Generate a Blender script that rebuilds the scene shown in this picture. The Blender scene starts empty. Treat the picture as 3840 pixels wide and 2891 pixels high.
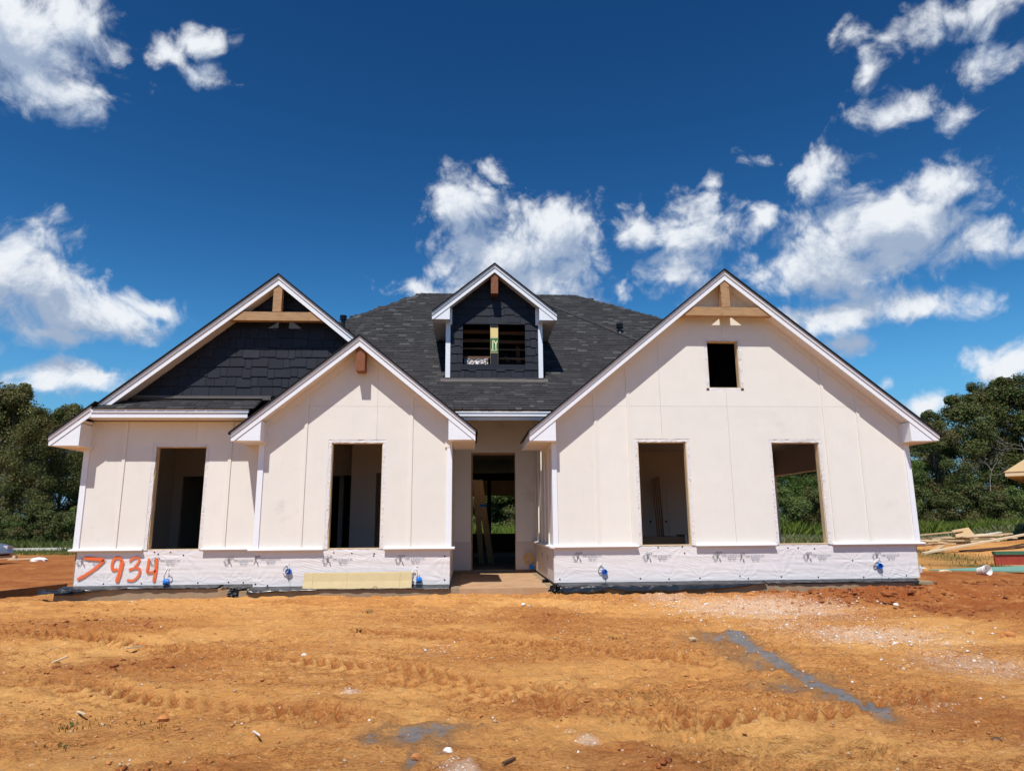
import bpy, math, random
import numpy as np
from mathutils import Matrix, Vector
random.seed(7); RNG = np.random.default_rng(7)
scn = bpy.context.scene; COL = scn.collection

# ------------------------------------------------------------------ camera
IW, IH = 3840.0, 2891.0
FPX, PITCH, YAW, ROLL = 2552.9, .1977, .0627, -.0079
CAM = np.array([-1.1330, -11.8793, 1.0194])
_F = np.array([math.sin(YAW)*math.cos(PITCH), math.cos(YAW)*math.cos(PITCH), math.sin(PITCH)])
_R0 = np.array([math.cos(YAW), -math.sin(YAW), 0.0]); _U0 = np.cross(_R0, _F)
_R = _R0*math.cos(ROLL)+_U0*math.sin(ROLL); _U = _U0*math.cos(ROLL)-_R0*math.sin(ROLL)
cam = bpy.data.objects.new('camera', bpy.data.cameras.new('camera')); COL.objects.link(cam)
cam.matrix_world = Matrix(((_R[0], _U[0], -_F[0], CAM[0]), (_R[1], _U[1], -_F[1], CAM[1]), (_R[2], _U[2], -_F[2], CAM[2]), (0, 0, 0, 1)))
cam.data.sensor_width = 36.0; cam.data.lens = FPX/IW*36.0; cam.data.clip_end = 5000; cam.data.clip_start = .05
scn.camera = cam
def ray(px, py):
    return _F+_R*(px-IW/2)/FPX-_U*(py-IH/2)/FPX
def at_y(px, py, y):
    d = ray(px, py); return CAM+d*(y-CAM[1])/d[1]
def at_z(px, py, z):
    d = ray(px, py); return CAM+d*(z-CAM[2])/d[2]

# ------------------------------------------------------------------ light
SUN_EL, SUN_SIDE = math.radians(59.3), math.radians(17.8)      # sun high behind the camera, a little to its left
sun_dir = Vector((-math.sin(SUN_SIDE)*math.cos(SUN_EL), -math.cos(SUN_SIDE)*math.cos(SUN_EL), math.sin(SUN_EL)))
sl = bpy.data.lights.new('sun', 'SUN'); sl.energy = 4.6; sl.angle = math.radians(.53); sl.color = (1.0, .960, .905)
so = bpy.data.objects.new('sun', sl); COL.objects.link(so)
so.rotation_euler = sun_dir.to_track_quat('Z', 'Y').to_euler()
scn.view_settings.view_transform = 'Standard'; scn.view_settings.look = 'None'
scn.view_settings.exposure = 0.12; scn.view_settings.gamma = 1.0; scn.view_settings.use_curve_mapping = False
scn.cycles.max_bounces = 8; scn.cycles.diffuse_bounces = 6; scn.cycles.glossy_bounces = 2
scn.cycles.transparent_max_bounces = 12; scn.cycles.use_denoising = True
scn.cycles.use_adaptive_sampling = True; scn.cycles.adaptive_threshold = .02

world = bpy.data.worlds.new('World'); scn.world = world; world.use_nodes = True
wn, wl = world.node_tree.nodes, world.node_tree.links
wn.clear()
def nd(tree, typ, **kw):
    n = tree.nodes.new(typ)
    for k, v in kw.items():
        if k.startswith('i_'):
            key = k[2:]
            n.inputs[int(key) if key.isdigit() else key].default_value = v
        else:
            setattr(n, k, v)
    return n
def mth(tree, op, a, b=None, c=None, clamp=False):
    n = tree.nodes.new('ShaderNodeMath'); n.operation = op; n.use_clamp = clamp
    for i, v in enumerate((a, b, c)):
        if v is None: continue
        if isinstance(v, (int, float)): n.inputs[i].default_value = v
        else: tree.links.new(v, n.inputs[i])
    return n.outputs[0]
def smooth(tree, v, lo, hi, a=0.0, b=1.0):
    n = tree.nodes.new('ShaderNodeMapRange'); n.interpolation_type = 'SMOOTHSTEP'
    tree.links.new(v, n.inputs[0])
    n.inputs[1].default_value, n.inputs[2].default_value, n.inputs[3].default_value, n.inputs[4].default_value = lo, hi, a, b
    return n.outputs[0]
def mixc(tree, fac, a, b, blend='MIX'):
    n = tree.nodes.new('ShaderNodeMix'); n.data_type = 'RGBA'; n.blend_type = blend
    for sock, v in ((n.inputs[0], fac), (n.inputs[6], a), (n.inputs[7], b)):
        if isinstance(v, (int, float)): sock.default_value = v
        elif isinstance(v, tuple): sock.default_value = v if len(v) == 4 else v+(1,)
        else: tree.links.new(v, sock)
    return n.outputs[2]

# cumulus clouds: soft lobes of the sky dome, each by its direction and angular size, broken up by noise
LOBES = [  # px, py, rx, ry (photograph pixels), weight
    (40, 170, 280, 150, 1), (190, 330, 190, 95, .9), (310, 80, 150, 90, .75), (60, 60, 230, 100, .9),
    (660, 180, 95, 60, .78), (770, 130, 80, 55, .74), (800, 275, 105, 50, .74),
    (80, 1040, 280, 150, 1), (320, 1175, 230, 95, .92), (150, 1240, 210, 65, .8), (600, 1115, 95, 44, .78),
    (270, 1435, 210, 64, .95), (90, 1440, 90, 40, .6),
    (1740, 790, 115, 130, .92), (1860, 650, 36, 52, .60), (1840, 960, 200, 160, 1.05), (2090, 910, 190, 130, 1.0), (2190, 1010, 120, 110, .85), (1940, 1060, 220, 90, .9), (1580, 1085, 120, 46, .72), (2110, 790, 45, 45, .55),
    (2400, 850, 85, 85, .82), (2600, 860, 150, 120, .92), (2560, 1030, 140, 100, .86), (2660, 760, 60, 60, .78), (2350, 1110, 50, 40, .6),
    (3110, 640, 105, 110, .86), (3240, 870, 290, 140, 1.05), (3500, 700, 120, 100, .86), (3120, 1000, 300, 110, 1.0), (3430, 1150, 210, 52, .88),
    (3640, 930, 150, 62, .8), (3130, 1170, 270, 70, .86), (2870, 850, 55, 62, .74),
    (3330, 430, 130, 56, .64), (3560, 450, 80, 48, .54), (3250, 300, 34, 80, .48), (2850, 590, 62, 32, .58), (2680, 670, 42, 24, .52),
    (3620, 40, 220, 75, .78), (3740, 210, 100, 80, .76), (3480, 130, 46, 38, .62), (3180, 110, 46, 60, .46),
    (3150, 1290, 80, 48, .78), (3700, 1090, 52, 44, .62), (3810, 1350, 120, 100, .95), (3440, 1530, 100, 52, .76), (3300, 1440, 36, 24, .55),
]
lobes = []
for px, py, rx, ry, w in LOBES:
    d = ray(px, py); sc = np.linalg.norm(d); d = d/sc
    lobes.append((d, rx/FPX/sc, ry/FPX/sc, w))
lr = random.Random(3)
for k in range(16):                                   # the same fair weather all round, outside the frame too
    az = math.radians(52+k*16.8+lr.uniform(-4, 4)); el = math.radians(lr.choice([12, 18, 26, 35, 50, 64]))
    d = np.array([math.sin(az)*math.cos(el), math.cos(az)*math.cos(el), math.sin(el)])
    lobes.append((d, lr.uniform(.09, .18), lr.uniform(.04, .08), lr.uniform(.8, 1.05)))
def cloud_group(name, detail, fine):
    cg = bpy.data.node_groups.new(name, 'ShaderNodeTree')
    cg.interface.new_socket('Vector', in_out='INPUT', socket_type='NodeSocketVector')
    cg.interface.new_socket('Density', in_out='OUTPUT', socket_type='NodeSocketFloat')
    gi, go = cg.nodes.new('NodeGroupInput'), cg.nodes.new('NodeGroupOutput')
    w1 = nd(cg, 'ShaderNodeTexNoise', i_Scale=8.0, i_Detail=2.0, i_Roughness=.55); cg.links.new(gi.outputs[0], w1.inputs['Vector'])
    wv = nd(cg, 'ShaderNodeVectorMath', operation='MULTIPLY_ADD'); cg.links.new(w1.outputs['Color'], wv.inputs[0])
    wv.inputs[1].default_value = (.08, .08, .08); wv.inputs[2].default_value = (-.04, -.04, -.04)
    wp = nd(cg, 'ShaderNodeVectorMath', operation='ADD'); cg.links.new(gi.outputs[0], wp.inputs[0]); cg.links.new(wv.outputs[0], wp.inputs[1])
    acc = None
    for d, rx, ry, w in lobes:
        e = np.cross(np.array([0, 0, 1.0]), d); e /= np.linalg.norm(e); e = -e; u = np.cross(e, d)
        mat = Matrix(((e[0], d[0], u[0]), (e[1], d[1], u[1]), (e[2], d[2], u[2])))
        if mat.determinant() < 0: mat = Matrix(((e[0], d[0], -u[0]), (e[1], d[1], -u[1]), (e[2], d[2], -u[2])))
        m = nd(cg, 'ShaderNodeMapping', vector_type='TEXTURE')
        m.inputs['Location'].default_value = d; m.inputs['Rotation'].default_value = mat.to_euler(); m.inputs['Scale'].default_value = (rx*CLOUD_SIZE, .9, ry*CLOUD_SIZE)
        cg.links.new(wp.outputs[0], m.inputs['Vector'])
        ln = nd(cg, 'ShaderNodeVectorMath', operation='LENGTH'); cg.links.new(m.outputs[0], ln.inputs[0])
        v = mth(cg, 'MULTIPLY_ADD', ln.outputs['Value'], -w, w)
        acc = v if acc is None else mth(cg, 'SMOOTH_MAX', acc, v, .15)
    n1 = nd(cg, 'ShaderNodeTexNoise', i_Scale=17.0, i_Detail=detail, i_Roughness=.64, i_Lacunarity=2.1); cg.links.new(wp.outputs[0], n1.inputs['Vector'])
    t = mth(cg, 'MULTIPLY_ADD', n1.outputs[0], 1.75, -.95)
    if fine:                                          # small rounded heads along the edges
        v1 = nd(cg, 'ShaderNodeTexVoronoi', feature='F1', i_Scale=40.0, i_Detail=1.5, i_Roughness=.6); cg.links.new(wp.outputs[0], v1.inputs['Vector'])
        t = mth(cg, 'MULTIPLY_ADD', v1.outputs['Distance'], -.28, mth(cg, 'ADD', t, .14))
    acc = mth(cg, 'MAXIMUM', acc, -1.2)
    cg.links.new(mth(cg, 'ADD', acc, t), go.inputs[0])
    return cg
CLOUD_SIZE = 1.5
cg_fine, cg_soft = cloud_group('cloud_density', 10.0, True), cloud_group('cloud_shadow', 6.0, False)
wt = world.node_tree
tc = wn.new('ShaderNodeTexCoord')
def dens(off, grp):
    g = wn.new('ShaderNodeGroup'); g.node_tree = grp
    a = nd(wt, 'ShaderNodeVectorMath', operation='ADD'); wl.new(tc.outputs['Generated'], a.inputs[0]); a.inputs[1].default_value = off
    wl.new(a.outputs[0], g.inputs[0]); return g.outputs[0]
d0, d1 = dens((0, 0, 0), cg_fine), dens((-.012, 0, .036), cg_soft)
alpha = smooth(wt, d0, -.13, .56)
self_sh = smooth(wt, mth(wt, 'ADD', mth(wt, 'MULTIPLY', d1, .95), mth(wt, 'MULTIPLY', d0, -.45)), -.22, .50)
cloud = mixc(wt, self_sh, (14.4, 15.0, 15.8), (5.9, 7.4, 10.0))
sky = nd(wt, 'ShaderNodeTexSky', sky_type='NISHITA'); sky.sun_disc = False
sky.sun_elevation = SUN_EL; sky.sun_rotation = math.radians(180)+SUN_SIDE
sky.air_density = 1.0; sky.dust_density = .0; sky.ozone_density = 2.4; sky.altitude = 100
hs = nd(wt, 'ShaderNodeHueSaturation', i_Saturation=1.22, i_Value=.92); wl.new(sky.outputs[0], hs.inputs['Color'])
bg = nd(wt, 'ShaderNodeBackground', i_Strength=.055)
gm = nd(wt, 'ShaderNodeGamma', i_Gamma=1.75); wl.new(mixc(wt, 1.0, hs.outputs[0], (.80, .98, 1.16), 'MULTIPLY'), gm.inputs[0])
sz = wn.new('ShaderNodeSeparateXYZ'); wl.new(tc.outputs['Generated'], sz.inputs[0])
clear = mixc(wt, smooth(wt, sz.outputs[2], .30, .0, 0, .92), mixc(wt, 1.0, gm.outputs[0], (1.22, .95, .515), 'MULTIPLY'), (1.45, 4.1, 9.2))
wl.new(mixc(wt, alpha, clear, cloud), bg.inputs['Color'])
wo = wn.new('ShaderNodeOutputWorld'); wl.new(bg.outputs[0], wo.inputs['Surface'])
world.cycles.sampling_method = 'MANUAL'; world.cycles.sample_map_resolution = 512

# ------------------------------------------------------------------ helpers
def clip(poly, a, b, c):                              # keep a*x+b*z<=c
    out = []
    for i in range(len(poly)):
        p, q = poly[i-1], poly[i]; fp, fq = a*p[0]+b*p[1]-c, a*q[0]+b*q[1]-c
        if (fp <= 0) != (fq <= 0):
            t = fp/(fp-fq); out.append((p[0]+t*(q[0]-p[0]), p[1]+t*(q[1]-p[1])))
        if fq <= 0: out.append(q)
    return out
def rect(x0, x1, z0, z1): return [(x0, z0), (x1, z0), (x1, z1), (x0, z1)]
def clip_rect(p, x0, x1, z0, z1):
    for h in ((-1, 0, -x0), (1, 0, x1), (0, -1, -z0), (0, 1, z1)):
        if len(p) < 3: return []
        p = clip(p, *h)
    return p
def area(p): return .5*sum(p[i-1][0]*p[i][1]-p[i][0]*p[i-1][1] for i in range(len(p)))
class MB:
    def __init__(s): s.v, s.f = [], []
    def add(s, vs, fs):
        n = len(s.v); s.v += [tuple(map(float, v)) for v in vs]; s.f += [tuple(i+n for i in f) for f in fs]; return s
    def box(s, x0, x1, y0, y1, z0, z1):
        return s.add([(x, y, z) for x in (x0, x1) for y in (y0, y1) for z in (z0, z1)],
                     [(0, 1, 3, 2), (4, 6, 7, 5), (0, 4, 5, 1), (2, 3, 7, 6), (0, 2, 6, 4), (1, 5, 7, 3)])
    def prism(s, poly, y0, y1, ax='y'):               # polygon (u,z) pushed along y (or along x)
        if len(poly) < 3: return s
        if area(poly) < 0: poly = poly[::-1]
        n = len(poly)
        P = (lambda u, z, t: (u, t, z)) if ax == 'y' else (lambda u, z, t: (t, u, z))
        vs = [P(u, z, y0) for u, z in poly]+[P(u, z, y1) for u, z in poly]
        fs = [tuple(range(n)), tuple(range(2*n-1, n-1, -1))]+[(i, (i+1) % n+n if False else i+n, (i+1) % n+n, (i+1) % n) for i in range(n)]
        if ax != 'y': fs = [f[::-1] for f in fs]
        return s.add(vs, fs)
    def slab(s, quad, t):                             # quad of 3-D points thickened along its normal
        q = [Vector(p) for p in quad]; n = (q[1]-q[0]).cross(q[-1]-q[0]).normalized()*t; k = len(q)
        return s.add([tuple(p) for p in q]+[tuple(p+n) for p in q],
                     [tuple(range(k-1, -1, -1)), tuple(range(k, 2*k))]+[(i, (i+1) % k, (i+1) % k+k, i+k) for i in range(k)])
    def bar(s, a, b, w, h, up=(0, 0, 1)):
        a, b = Vector(a), Vector(b); d = (b-a).normalized(); x = d.cross(Vector(up))
        if x.length < 1e-4: x = d.cross(Vector((1, 0, 0)))
        x = x.normalized()*w/2; u = x.cross(d).normalized()*h/2
        vs = [p+i*x+j*u for p in (a, b) for i, j in ((-1, -1), (1, -1), (1, 1), (-1, 1))]
        return s.add(vs, [(0, 1, 2, 3), (7, 6, 5, 4), (0, 4, 5, 1), (1, 5, 6, 2), (2, 6, 7, 3), (3, 7, 4, 0)])
    def tube(s, pts, r, n=6, cap=True):
        pts = [Vector(p) for p in pts]; m = len(pts); rs = r if isinstance(r, (list, tuple)) else [r]*m
        base = len(s.v); ref = None
        for i, p in enumerate(pts):
            d = (pts[min(i+1, m-1)]-pts[max(i-1, 0)])
            if d.length < 1e-9: d = Vector((0, 0, 1))
            d.normalize()
            if ref is None: ref = d.orthogonal().normalized()
            x = (ref-d*ref.dot(d))
            x = x.normalized() if x.length > 1e-6 else d.orthogonal().normalized()
            ref = x; y = d.cross(x)
            for k in range(n):
                a = 2*math.pi*k/n; s.v.append(tuple(p+(x*math.cos(a)+y*math.sin(a))*rs[i]))
        for i in range(m-1):
            for k in range(n):
                a, b = base+i*n+k, base+i*n+(k+1) % n; s.f.append((a, b, b+n, a+n))
        if cap: s.f += [tuple(base+k for k in range(n-1, -1, -1)), tuple(base+(m-1)*n+k for k in range(n))]
        return s
    def cyl(s, c, axis, r, h, n=20, r2=None):
        c = Vector(c); a = Vector(axis).normalized()
        return s.tube([c, c+a*h], [r, r if r2 is None else r2], n)
    def lathe(s, c, prof, n=20):                      # prof of (r,z) round the vertical through c
        base = len(s.v)
        for r, z in prof:
            for k in range(n):
                a = 2*math.pi*k/n; s.v.append((c[0]+r*math.cos(a), c[1]+r*math.sin(a), c[2]+z))
        for i in range(len(prof)-1):
            for k in range(n):
                a, b = base+i*n+k, base+i*n+(k+1) % n; s.f.append((a, b, b+n, a+n))
        return s
    def build(s, name, mat, parent=None, smooth=False, col=None, **props):
        me = bpy.data.meshes.new(name); me.from_pydata(s.v, [], s.f); me.materials.append(MAT[mat] if isinstance(mat, str) else mat)
        if smooth: me.polygons.foreach_set('use_smooth', [True]*len(me.polygons))
        if col is not None:
            at = me.color_attributes.new('tone', 'FLOAT_COLOR', 'POINT')
            at.data.foreach_set('color', list(col)*len(me.vertices) if len(col) == 4 else np.asarray(col).ravel())
        me.update(); return link(name, me, parent, **props)
def link(name, me, parent=None, loc=None, rot=None, **props):
    o = bpy.data.objects.new(name, me); COL.objects.link(o)
    if parent is not None: o.parent = parent
    if loc is not None: o.location = loc
    if rot is not None: o.rotation_euler = rot
    for k, v in props.items(): o[k] = v
    return o
def thing(name, label, category, loc=(0, 0, 0), rz=0, group=None):
    o = link(name, None, loc=loc, rot=(0, 0, rz)); o['label'] = label; o['category'] = category
    if group: o['group'] = group
    return o
def tag(o, label, category, group=None):
    o['label'] = label; o['category'] = category
    if group: o['group'] = group
    return o
def grid_mesh(name, X, Y, Z, mat, parent=None, smooth=True, cols=None, **props):
    ny, nx = X.shape; v = np.stack([X, Y, Z], -1).reshape(-1, 3)
    i = (np.arange(ny-1)[:, None]*nx+np.arange(nx-1)[None]).ravel()
    f = np.stack([i, i+1, i+nx+1, i+nx], -1)
    return fast_mesh(name, v, f, mat, parent, smooth, cols, **props)
def fast_mesh(name, v, f, mat, parent=None, smooth=False, cols=None, **props):
    me = bpy.data.meshes.new(name); nf, k = f.shape
    me.vertices.add(len(v)); me.vertices.foreach_set('co', np.ascontiguousarray(v, dtype=np.float32).ravel())
    me.loops.add(nf*k); me.loops.foreach_set('vertex_index', np.ascontiguousarray(f, dtype=np.int32).ravel())
    me.polygons.add(nf); me.polygons.foreach_set('loop_start', np.arange(nf, dtype=np.int32)*k)
    if smooth: me.polygons.foreach_set('use_smooth', np.ones(nf, dtype=bool))
    me.update(calc_edges=True)
    if cols is not None:
        at = me.color_attributes.new('tone', 'FLOAT_COLOR', 'POINT'); at.data.foreach_set('color', np.ascontiguousarray(cols, dtype=np.float32).ravel())
    me.materials.append(MAT[mat]); me.validate()
    return link(name, me, parent, **props)
_T = RNG.random((4, 256, 256))
def vnoise(x, y, s=0):
    xi, yi = np.floor(x).astype(int), np.floor(y).astype(int); fx, fy = x-xi, y-yi
    fx, fy = fx*fx*(3-2*fx), fy*fy*(3-2*fy); T = _T[s % 4]; o = 37*(s//4)
    g = lambda a, b: T[(a+o) & 255, (b+o*3) & 255]
    return (g(xi, yi)*(1-fx)+g(xi+1, yi)*fx)*(1-fy)+(g(xi, yi+1)*(1-fx)+g(xi+1, yi+1)*fx)*fy-.5
def fbm(x, y, o=4, s=0, g=.5):
    r, a = 0, 1.0
    for k in range(o): r = r+a*vnoise(x*2**k+k*17.3, y*2**k+k*9.1, s+k); a *= g
    return r

# ------------------------------------------------------------------ materials
MAT = {}
def material(name, col, rough=.7, var=.0, vscale=6.0, bump=0.0, bscale=30.0, metal=0.0, spec=.4, stretch=None, dirt=None, attr=False, bdist=.01):
    m = bpy.data.materials.new(name); m.use_nodes = True; t = m.node_tree; b = t.nodes['Principled BSDF']
    b.inputs['Roughness'].default_value = rough; b.inputs['Metallic'].default_value = metal
    b.inputs['Specular IOR Level'].default_value = spec
    tc = t.nodes.new('ShaderNodeTexCoord'); vec = tc.outputs['Object']
    if stretch:
        mp = nd(t, 'ShaderNodeMapping'); mp.inputs['Scale'].default_value = stretch; t.links.new(vec, mp.inputs[0]); vec = mp.outputs[0]
    c = None
    if attr:
        at = nd(t, 'ShaderNodeAttribute', attribute_name='tone'); c = at.outputs['Color']
        if col != (1, 1, 1): c = mixc(t, 1.0, c, col, 'MULTIPLY')
    if var:
        n = nd(t, 'ShaderNodeTexNoise', i_Scale=vscale, i_Detail=6.0, i_Roughness=.6); t.links.new(vec, n.inputs['Vector'])
        v = nd(t, 'ShaderNodeMapRange'); t.links.new(n.outputs[0], v.inputs[0])
        v.inputs[1].default_value, v.inputs[2].default_value, v.inputs[3].default_value, v.inputs[4].default_value = .3, .7, 1-var, 1+var
        cc = nd(t, 'ShaderNodeVectorMath', operation='SCALE')
        if c is None: cc.inputs[0].default_value = col
        else: t.links.new(c, cc.inputs[0])
        t.links.new(v.outputs[0], cc.inputs['Scale']); c = cc.outputs[0]
    if dirt:
        dc, lo, hi, dsc = dirt
        n = nd(t, 'ShaderNodeTexNoise', i_Scale=dsc, i_Detail=8.0, i_Roughness=.65); t.links.new(tc.outputs['Object'], n.inputs['Vector'])
        c = mixc(t, smooth(t, n.outputs[0], lo, hi), c if c is not None else col, dc)
    if c is None: b.inputs['Base Color'].default_value = col+(1,)
    else: t.links.new(c, b.inputs['Base Color'])
    if bump:
        n = nd(t, 'ShaderNodeTexNoise', i_Scale=bscale, i_Detail=8.0, i_Roughness=.6); t.links.new(vec, n.inputs['Vector'])
        bp = nd(t, 'ShaderNodeBump', i_Strength=bump, i_Distance=bdist); t.links.new(n.outputs[0], bp.inputs['Height']); t.links.new(bp.outputs[0], b.inputs['Normal'])
    MAT[name] = m; return m
material('siding', (.765, .728, .660), .62, .025, 3.0, .12, 60, dirt=((.63, .575, .52), .60, .80, 1.3))
material('batten', (.765, .725, .655), .6, .02, 4.0, .1, 60)
material('trim', (.80, .815, .85), .5, .02, 5.0, .25, 40, stretch=(1, 1, 6))
material('soffit', (.76, .72, .68), .6, .02, 4.0)
material('shake', (.0105, .0125, .0215), .62, .12, 9.0, .35, 50, spec=.3, attr=False)
material('shingle', (1, 1, 1), .92, .16, 60.0, .6, 160, spec=.2, attr=True, bdist=.006, dirt=((.085, .038, .018), .70, .86, 2.2))
material('roof_deck', (.016, .016, .017), .95, .2, 40, .5, 120, spec=.2)
material('flashing', (.10, .085, .08), .5, .1, 8)
material('cedar', (.40, .235, .115), .75, .24, 5.0, .5, 26, stretch=(1.2, 6, 9), dirt=((.12, .05, .022), .60, .74, 9))
material('cedar_dark', (.22, .075, .03), .6, .3, 5.0, .4, 26, stretch=(8, 6, 1.2), dirt=((.04, .015, .008), .56, .7, 11))
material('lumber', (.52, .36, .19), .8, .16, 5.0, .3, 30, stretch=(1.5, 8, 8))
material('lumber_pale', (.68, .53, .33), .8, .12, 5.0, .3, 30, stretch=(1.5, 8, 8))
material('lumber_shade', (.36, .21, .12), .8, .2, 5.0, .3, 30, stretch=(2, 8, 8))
material('osb', (.50, .34, .17), .85, .3, 26, .4, 60, stretch=(1, 2.2, 1))
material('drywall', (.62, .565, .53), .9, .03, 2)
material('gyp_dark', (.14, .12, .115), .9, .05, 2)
material('concrete', (.30, .220, .135), .9, .16, 5.0, .5, 40, dirt=((.34, .18, .075), .54, .72, 2.4))
material('porch_concrete', (.45, .280, .155), .9, .14, 4.0, .4, 40, dirt=((.40, .20, .085), .50, .70, 1.6))
material('slab_floor', (.24, .19, .15), .85, .15, 3)
material('black_plastic', (.012, .013, .015), .28, .5, 9, .5, 14, spec=.6, dirt=((.16, .12, .09), .60, .80, 5))
material('tape', (.74, .71, .69), .42, .04, 8, .9, 22, bdist=.02)
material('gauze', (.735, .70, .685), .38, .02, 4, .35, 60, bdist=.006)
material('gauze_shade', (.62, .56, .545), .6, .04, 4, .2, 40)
material('nail_blue', (.02, .035, .09), .4); material('nail_black', (.03, .03, .035), .4); material('nail_red', (.28, .04, .03), .4)
material('ink', (.20, .19, .21), .7); material('ink_blue', (.22, .28, .38), .7)
material('box_blue', (.008, .17, .62), .35, .05, 10); material('tape_blue', (.01, .22, .72), .55)
material('cable_white', (.78, .75, .68), .45); material('cable_yellow', (.80, .46, .06), .4); material('wire_dark', (.05, .04, .04), .5)
material('foam', (.56, .445, .235), .75, .05, 6)
material('pipe_black', (.008, .008, .010), .35)
material('leaf', (1, 1, 1), .6, attr=True, spec=.25)
material('bark', (.09, .065, .045), .9, .2, 10, .5, 20)
material('pvc', (.82, .81, .78), .4)
material('red_wood', (.34, .052, .030), .7, .18, 8); material('green_wood', (.05, .14, .08), .7, .15, 6)
material('green_sheet', (.16, .33, .25), .6, .10, 4, dirt=((.36, .2, .1), .6, .75, 3))
material('blue_tote', (.03, .13, .48), .3); material('tote_lid', (.50, .55, .66), .35)
material('form_brown', (.105, .055, .028), .7, .2, 8, .3, 30)
material('car_paint', (.36, .39, .43), .25, metal=.6); material('car_glass', (.02, .025, .03), .08, spec=.6); material('rubber', (.012, .012, .012), .8)
material('chrome', (.5, .5, .52), .25, metal=.9); material('lamp_glass', (.6, .6, .62), .15)
material('kerb', (.62, .58, .49), .9, .1, 3)
material('clod', (.47, .190, .058), .95, .35, 14, .5, 40, attr=False)
material('clod_red', (.27, .080, .021), .95, .35, 14, .6, 40)
material('chip', (.76, .70, .62), .9, .1, 20)
material('stone', (.45, .33, .2), .9, .2, 10, .5, 20)
material('cardboard', (.26, .17, .10), .85, .1, 5)
material('door_white', (.62, .56, .50), .5)
material('label_yellow', (.80, .62, .26), .8, .06, 9); material('label_green', (.03, .17, .06), .8); material('label_cream', (.85, .76, .46), .8)
material('foil', (.26, .24, .24), .4, .4, 30, metal=.3)
material('framing_dark', (.15, .075, .045), .85, .2, 6)
for nm in ('siding', 'shake'):                         # no two sheets take paint quite alike
    t = MAT[nm].node_tree; b = t.nodes['Principled BSDF']; src = b.inputs['Base Color'].links[0].from_socket
    oi = t.nodes.new('ShaderNodeObjectInfo'); tcn = t.nodes.new('ShaderNodeTexCoord')
    k_ = mth(t, 'MULTIPLY_ADD', oi.outputs['Random'], .05 if nm == 'siding' else .5, .97 if nm == 'siding' else .75)
    sc_ = nd(t, 'ShaderNodeVectorMath', operation='SCALE'); t.links.new(src, sc_.inputs[0]); t.links.new(k_, sc_.inputs['Scale']); out = sc_.outputs[0]
    if nm == 'siding':
        vo = nd(t, 'ShaderNodeTexVoronoi', i_Scale=2.6, i_Randomness=1.0); t.links.new(tcn.outputs['Object'], vo.inputs['Vector'])
        out = mixc(t, mth(t, 'MULTIPLY', mth(t, 'LESS_THAN', vo.outputs['Distance'], .022), .55), out, (.40, .30, .20))
        mp_ = nd(t, 'ShaderNodeMapping'); mp_.inputs['Scale'].default_value = (5, 5, .6); t.links.new(tcn.outputs['Object'], mp_.inputs[0])
        ns = nd(t, 'ShaderNodeTexNoise', i_Scale=2.0, i_Detail=6.0, i_Roughness=.6); t.links.new(mp_.outputs[0], ns.inputs['Vector'])
        out = mixc(t, smooth(t, ns.outputs[0], .55, .80, 0, .22), out, (.62, .55, .46))
    t.links.new(out, b.inputs['Base Color'])
for nm in ('leaf',):                                   # leaves let some light through
    t = MAT[nm].node_tree; b = t.nodes['Principled BSDF']; o = t.nodes['Material Output']
    tr = t.nodes.new('ShaderNodeBsdfTranslucent'); at = [n for n in t.nodes if n.type == 'ATTRIBUTE'][0]
    t.links.new(at.outputs['Color'], tr.inputs['Color'])
    mx = t.nodes.new('ShaderNodeMixShader'); mx.inputs[0].default_value = .25
    t.links.new(b.outputs[0], mx.inputs[1]); t.links.new(tr.outputs[0], mx.inputs[2]); t.links.new(mx.outputs[0], o.inputs['Surface'])
# the perforated panel: rows of small holes in its upper half
t = MAT['foam'].node_tree; b = t.nodes['Principled BSDF']; src = b.inputs['Base Color'].links[0].from_socket
tcn = t.nodes.new('ShaderNodeTexCoord'); sx = t.nodes.new('ShaderNodeSeparateXYZ'); t.links.new(tcn.outputs['Object'], sx.inputs[0])
u = mth(t, 'MULTIPLY', sx.outputs[0], 1/.021); row = mth(t, 'MULTIPLY', sx.outputs[2], 1/.0115)
u = mth(t, 'ADD', u, mth(t, 'MULTIPLY', mth(t, 'FLOOR', row), .5))
fu = mth(t, 'SUBTRACT', mth(t, 'FRACT', u), .5); fz = mth(t, 'SUBTRACT', mth(t, 'FRACT', row), .5)
rr = mth(t, 'ADD', mth(t, 'MULTIPLY', mth(t, 'POWER', fu, 2), 3.4), mth(t, 'POWER', fz, 2))
hole = mth(t, 'MULTIPLY', mth(t, 'LESS_THAN', rr, .11), mth(t, 'MULTIPLY', mth(t, 'GREATER_THAN', sx.outputs[2], .135), mth(t, 'LESS_THAN', sx.outputs[2], .262)))
t.links.new(mixc(t, hole, src, (.20, .15, .06)), b.inputs['Base Color'])
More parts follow.
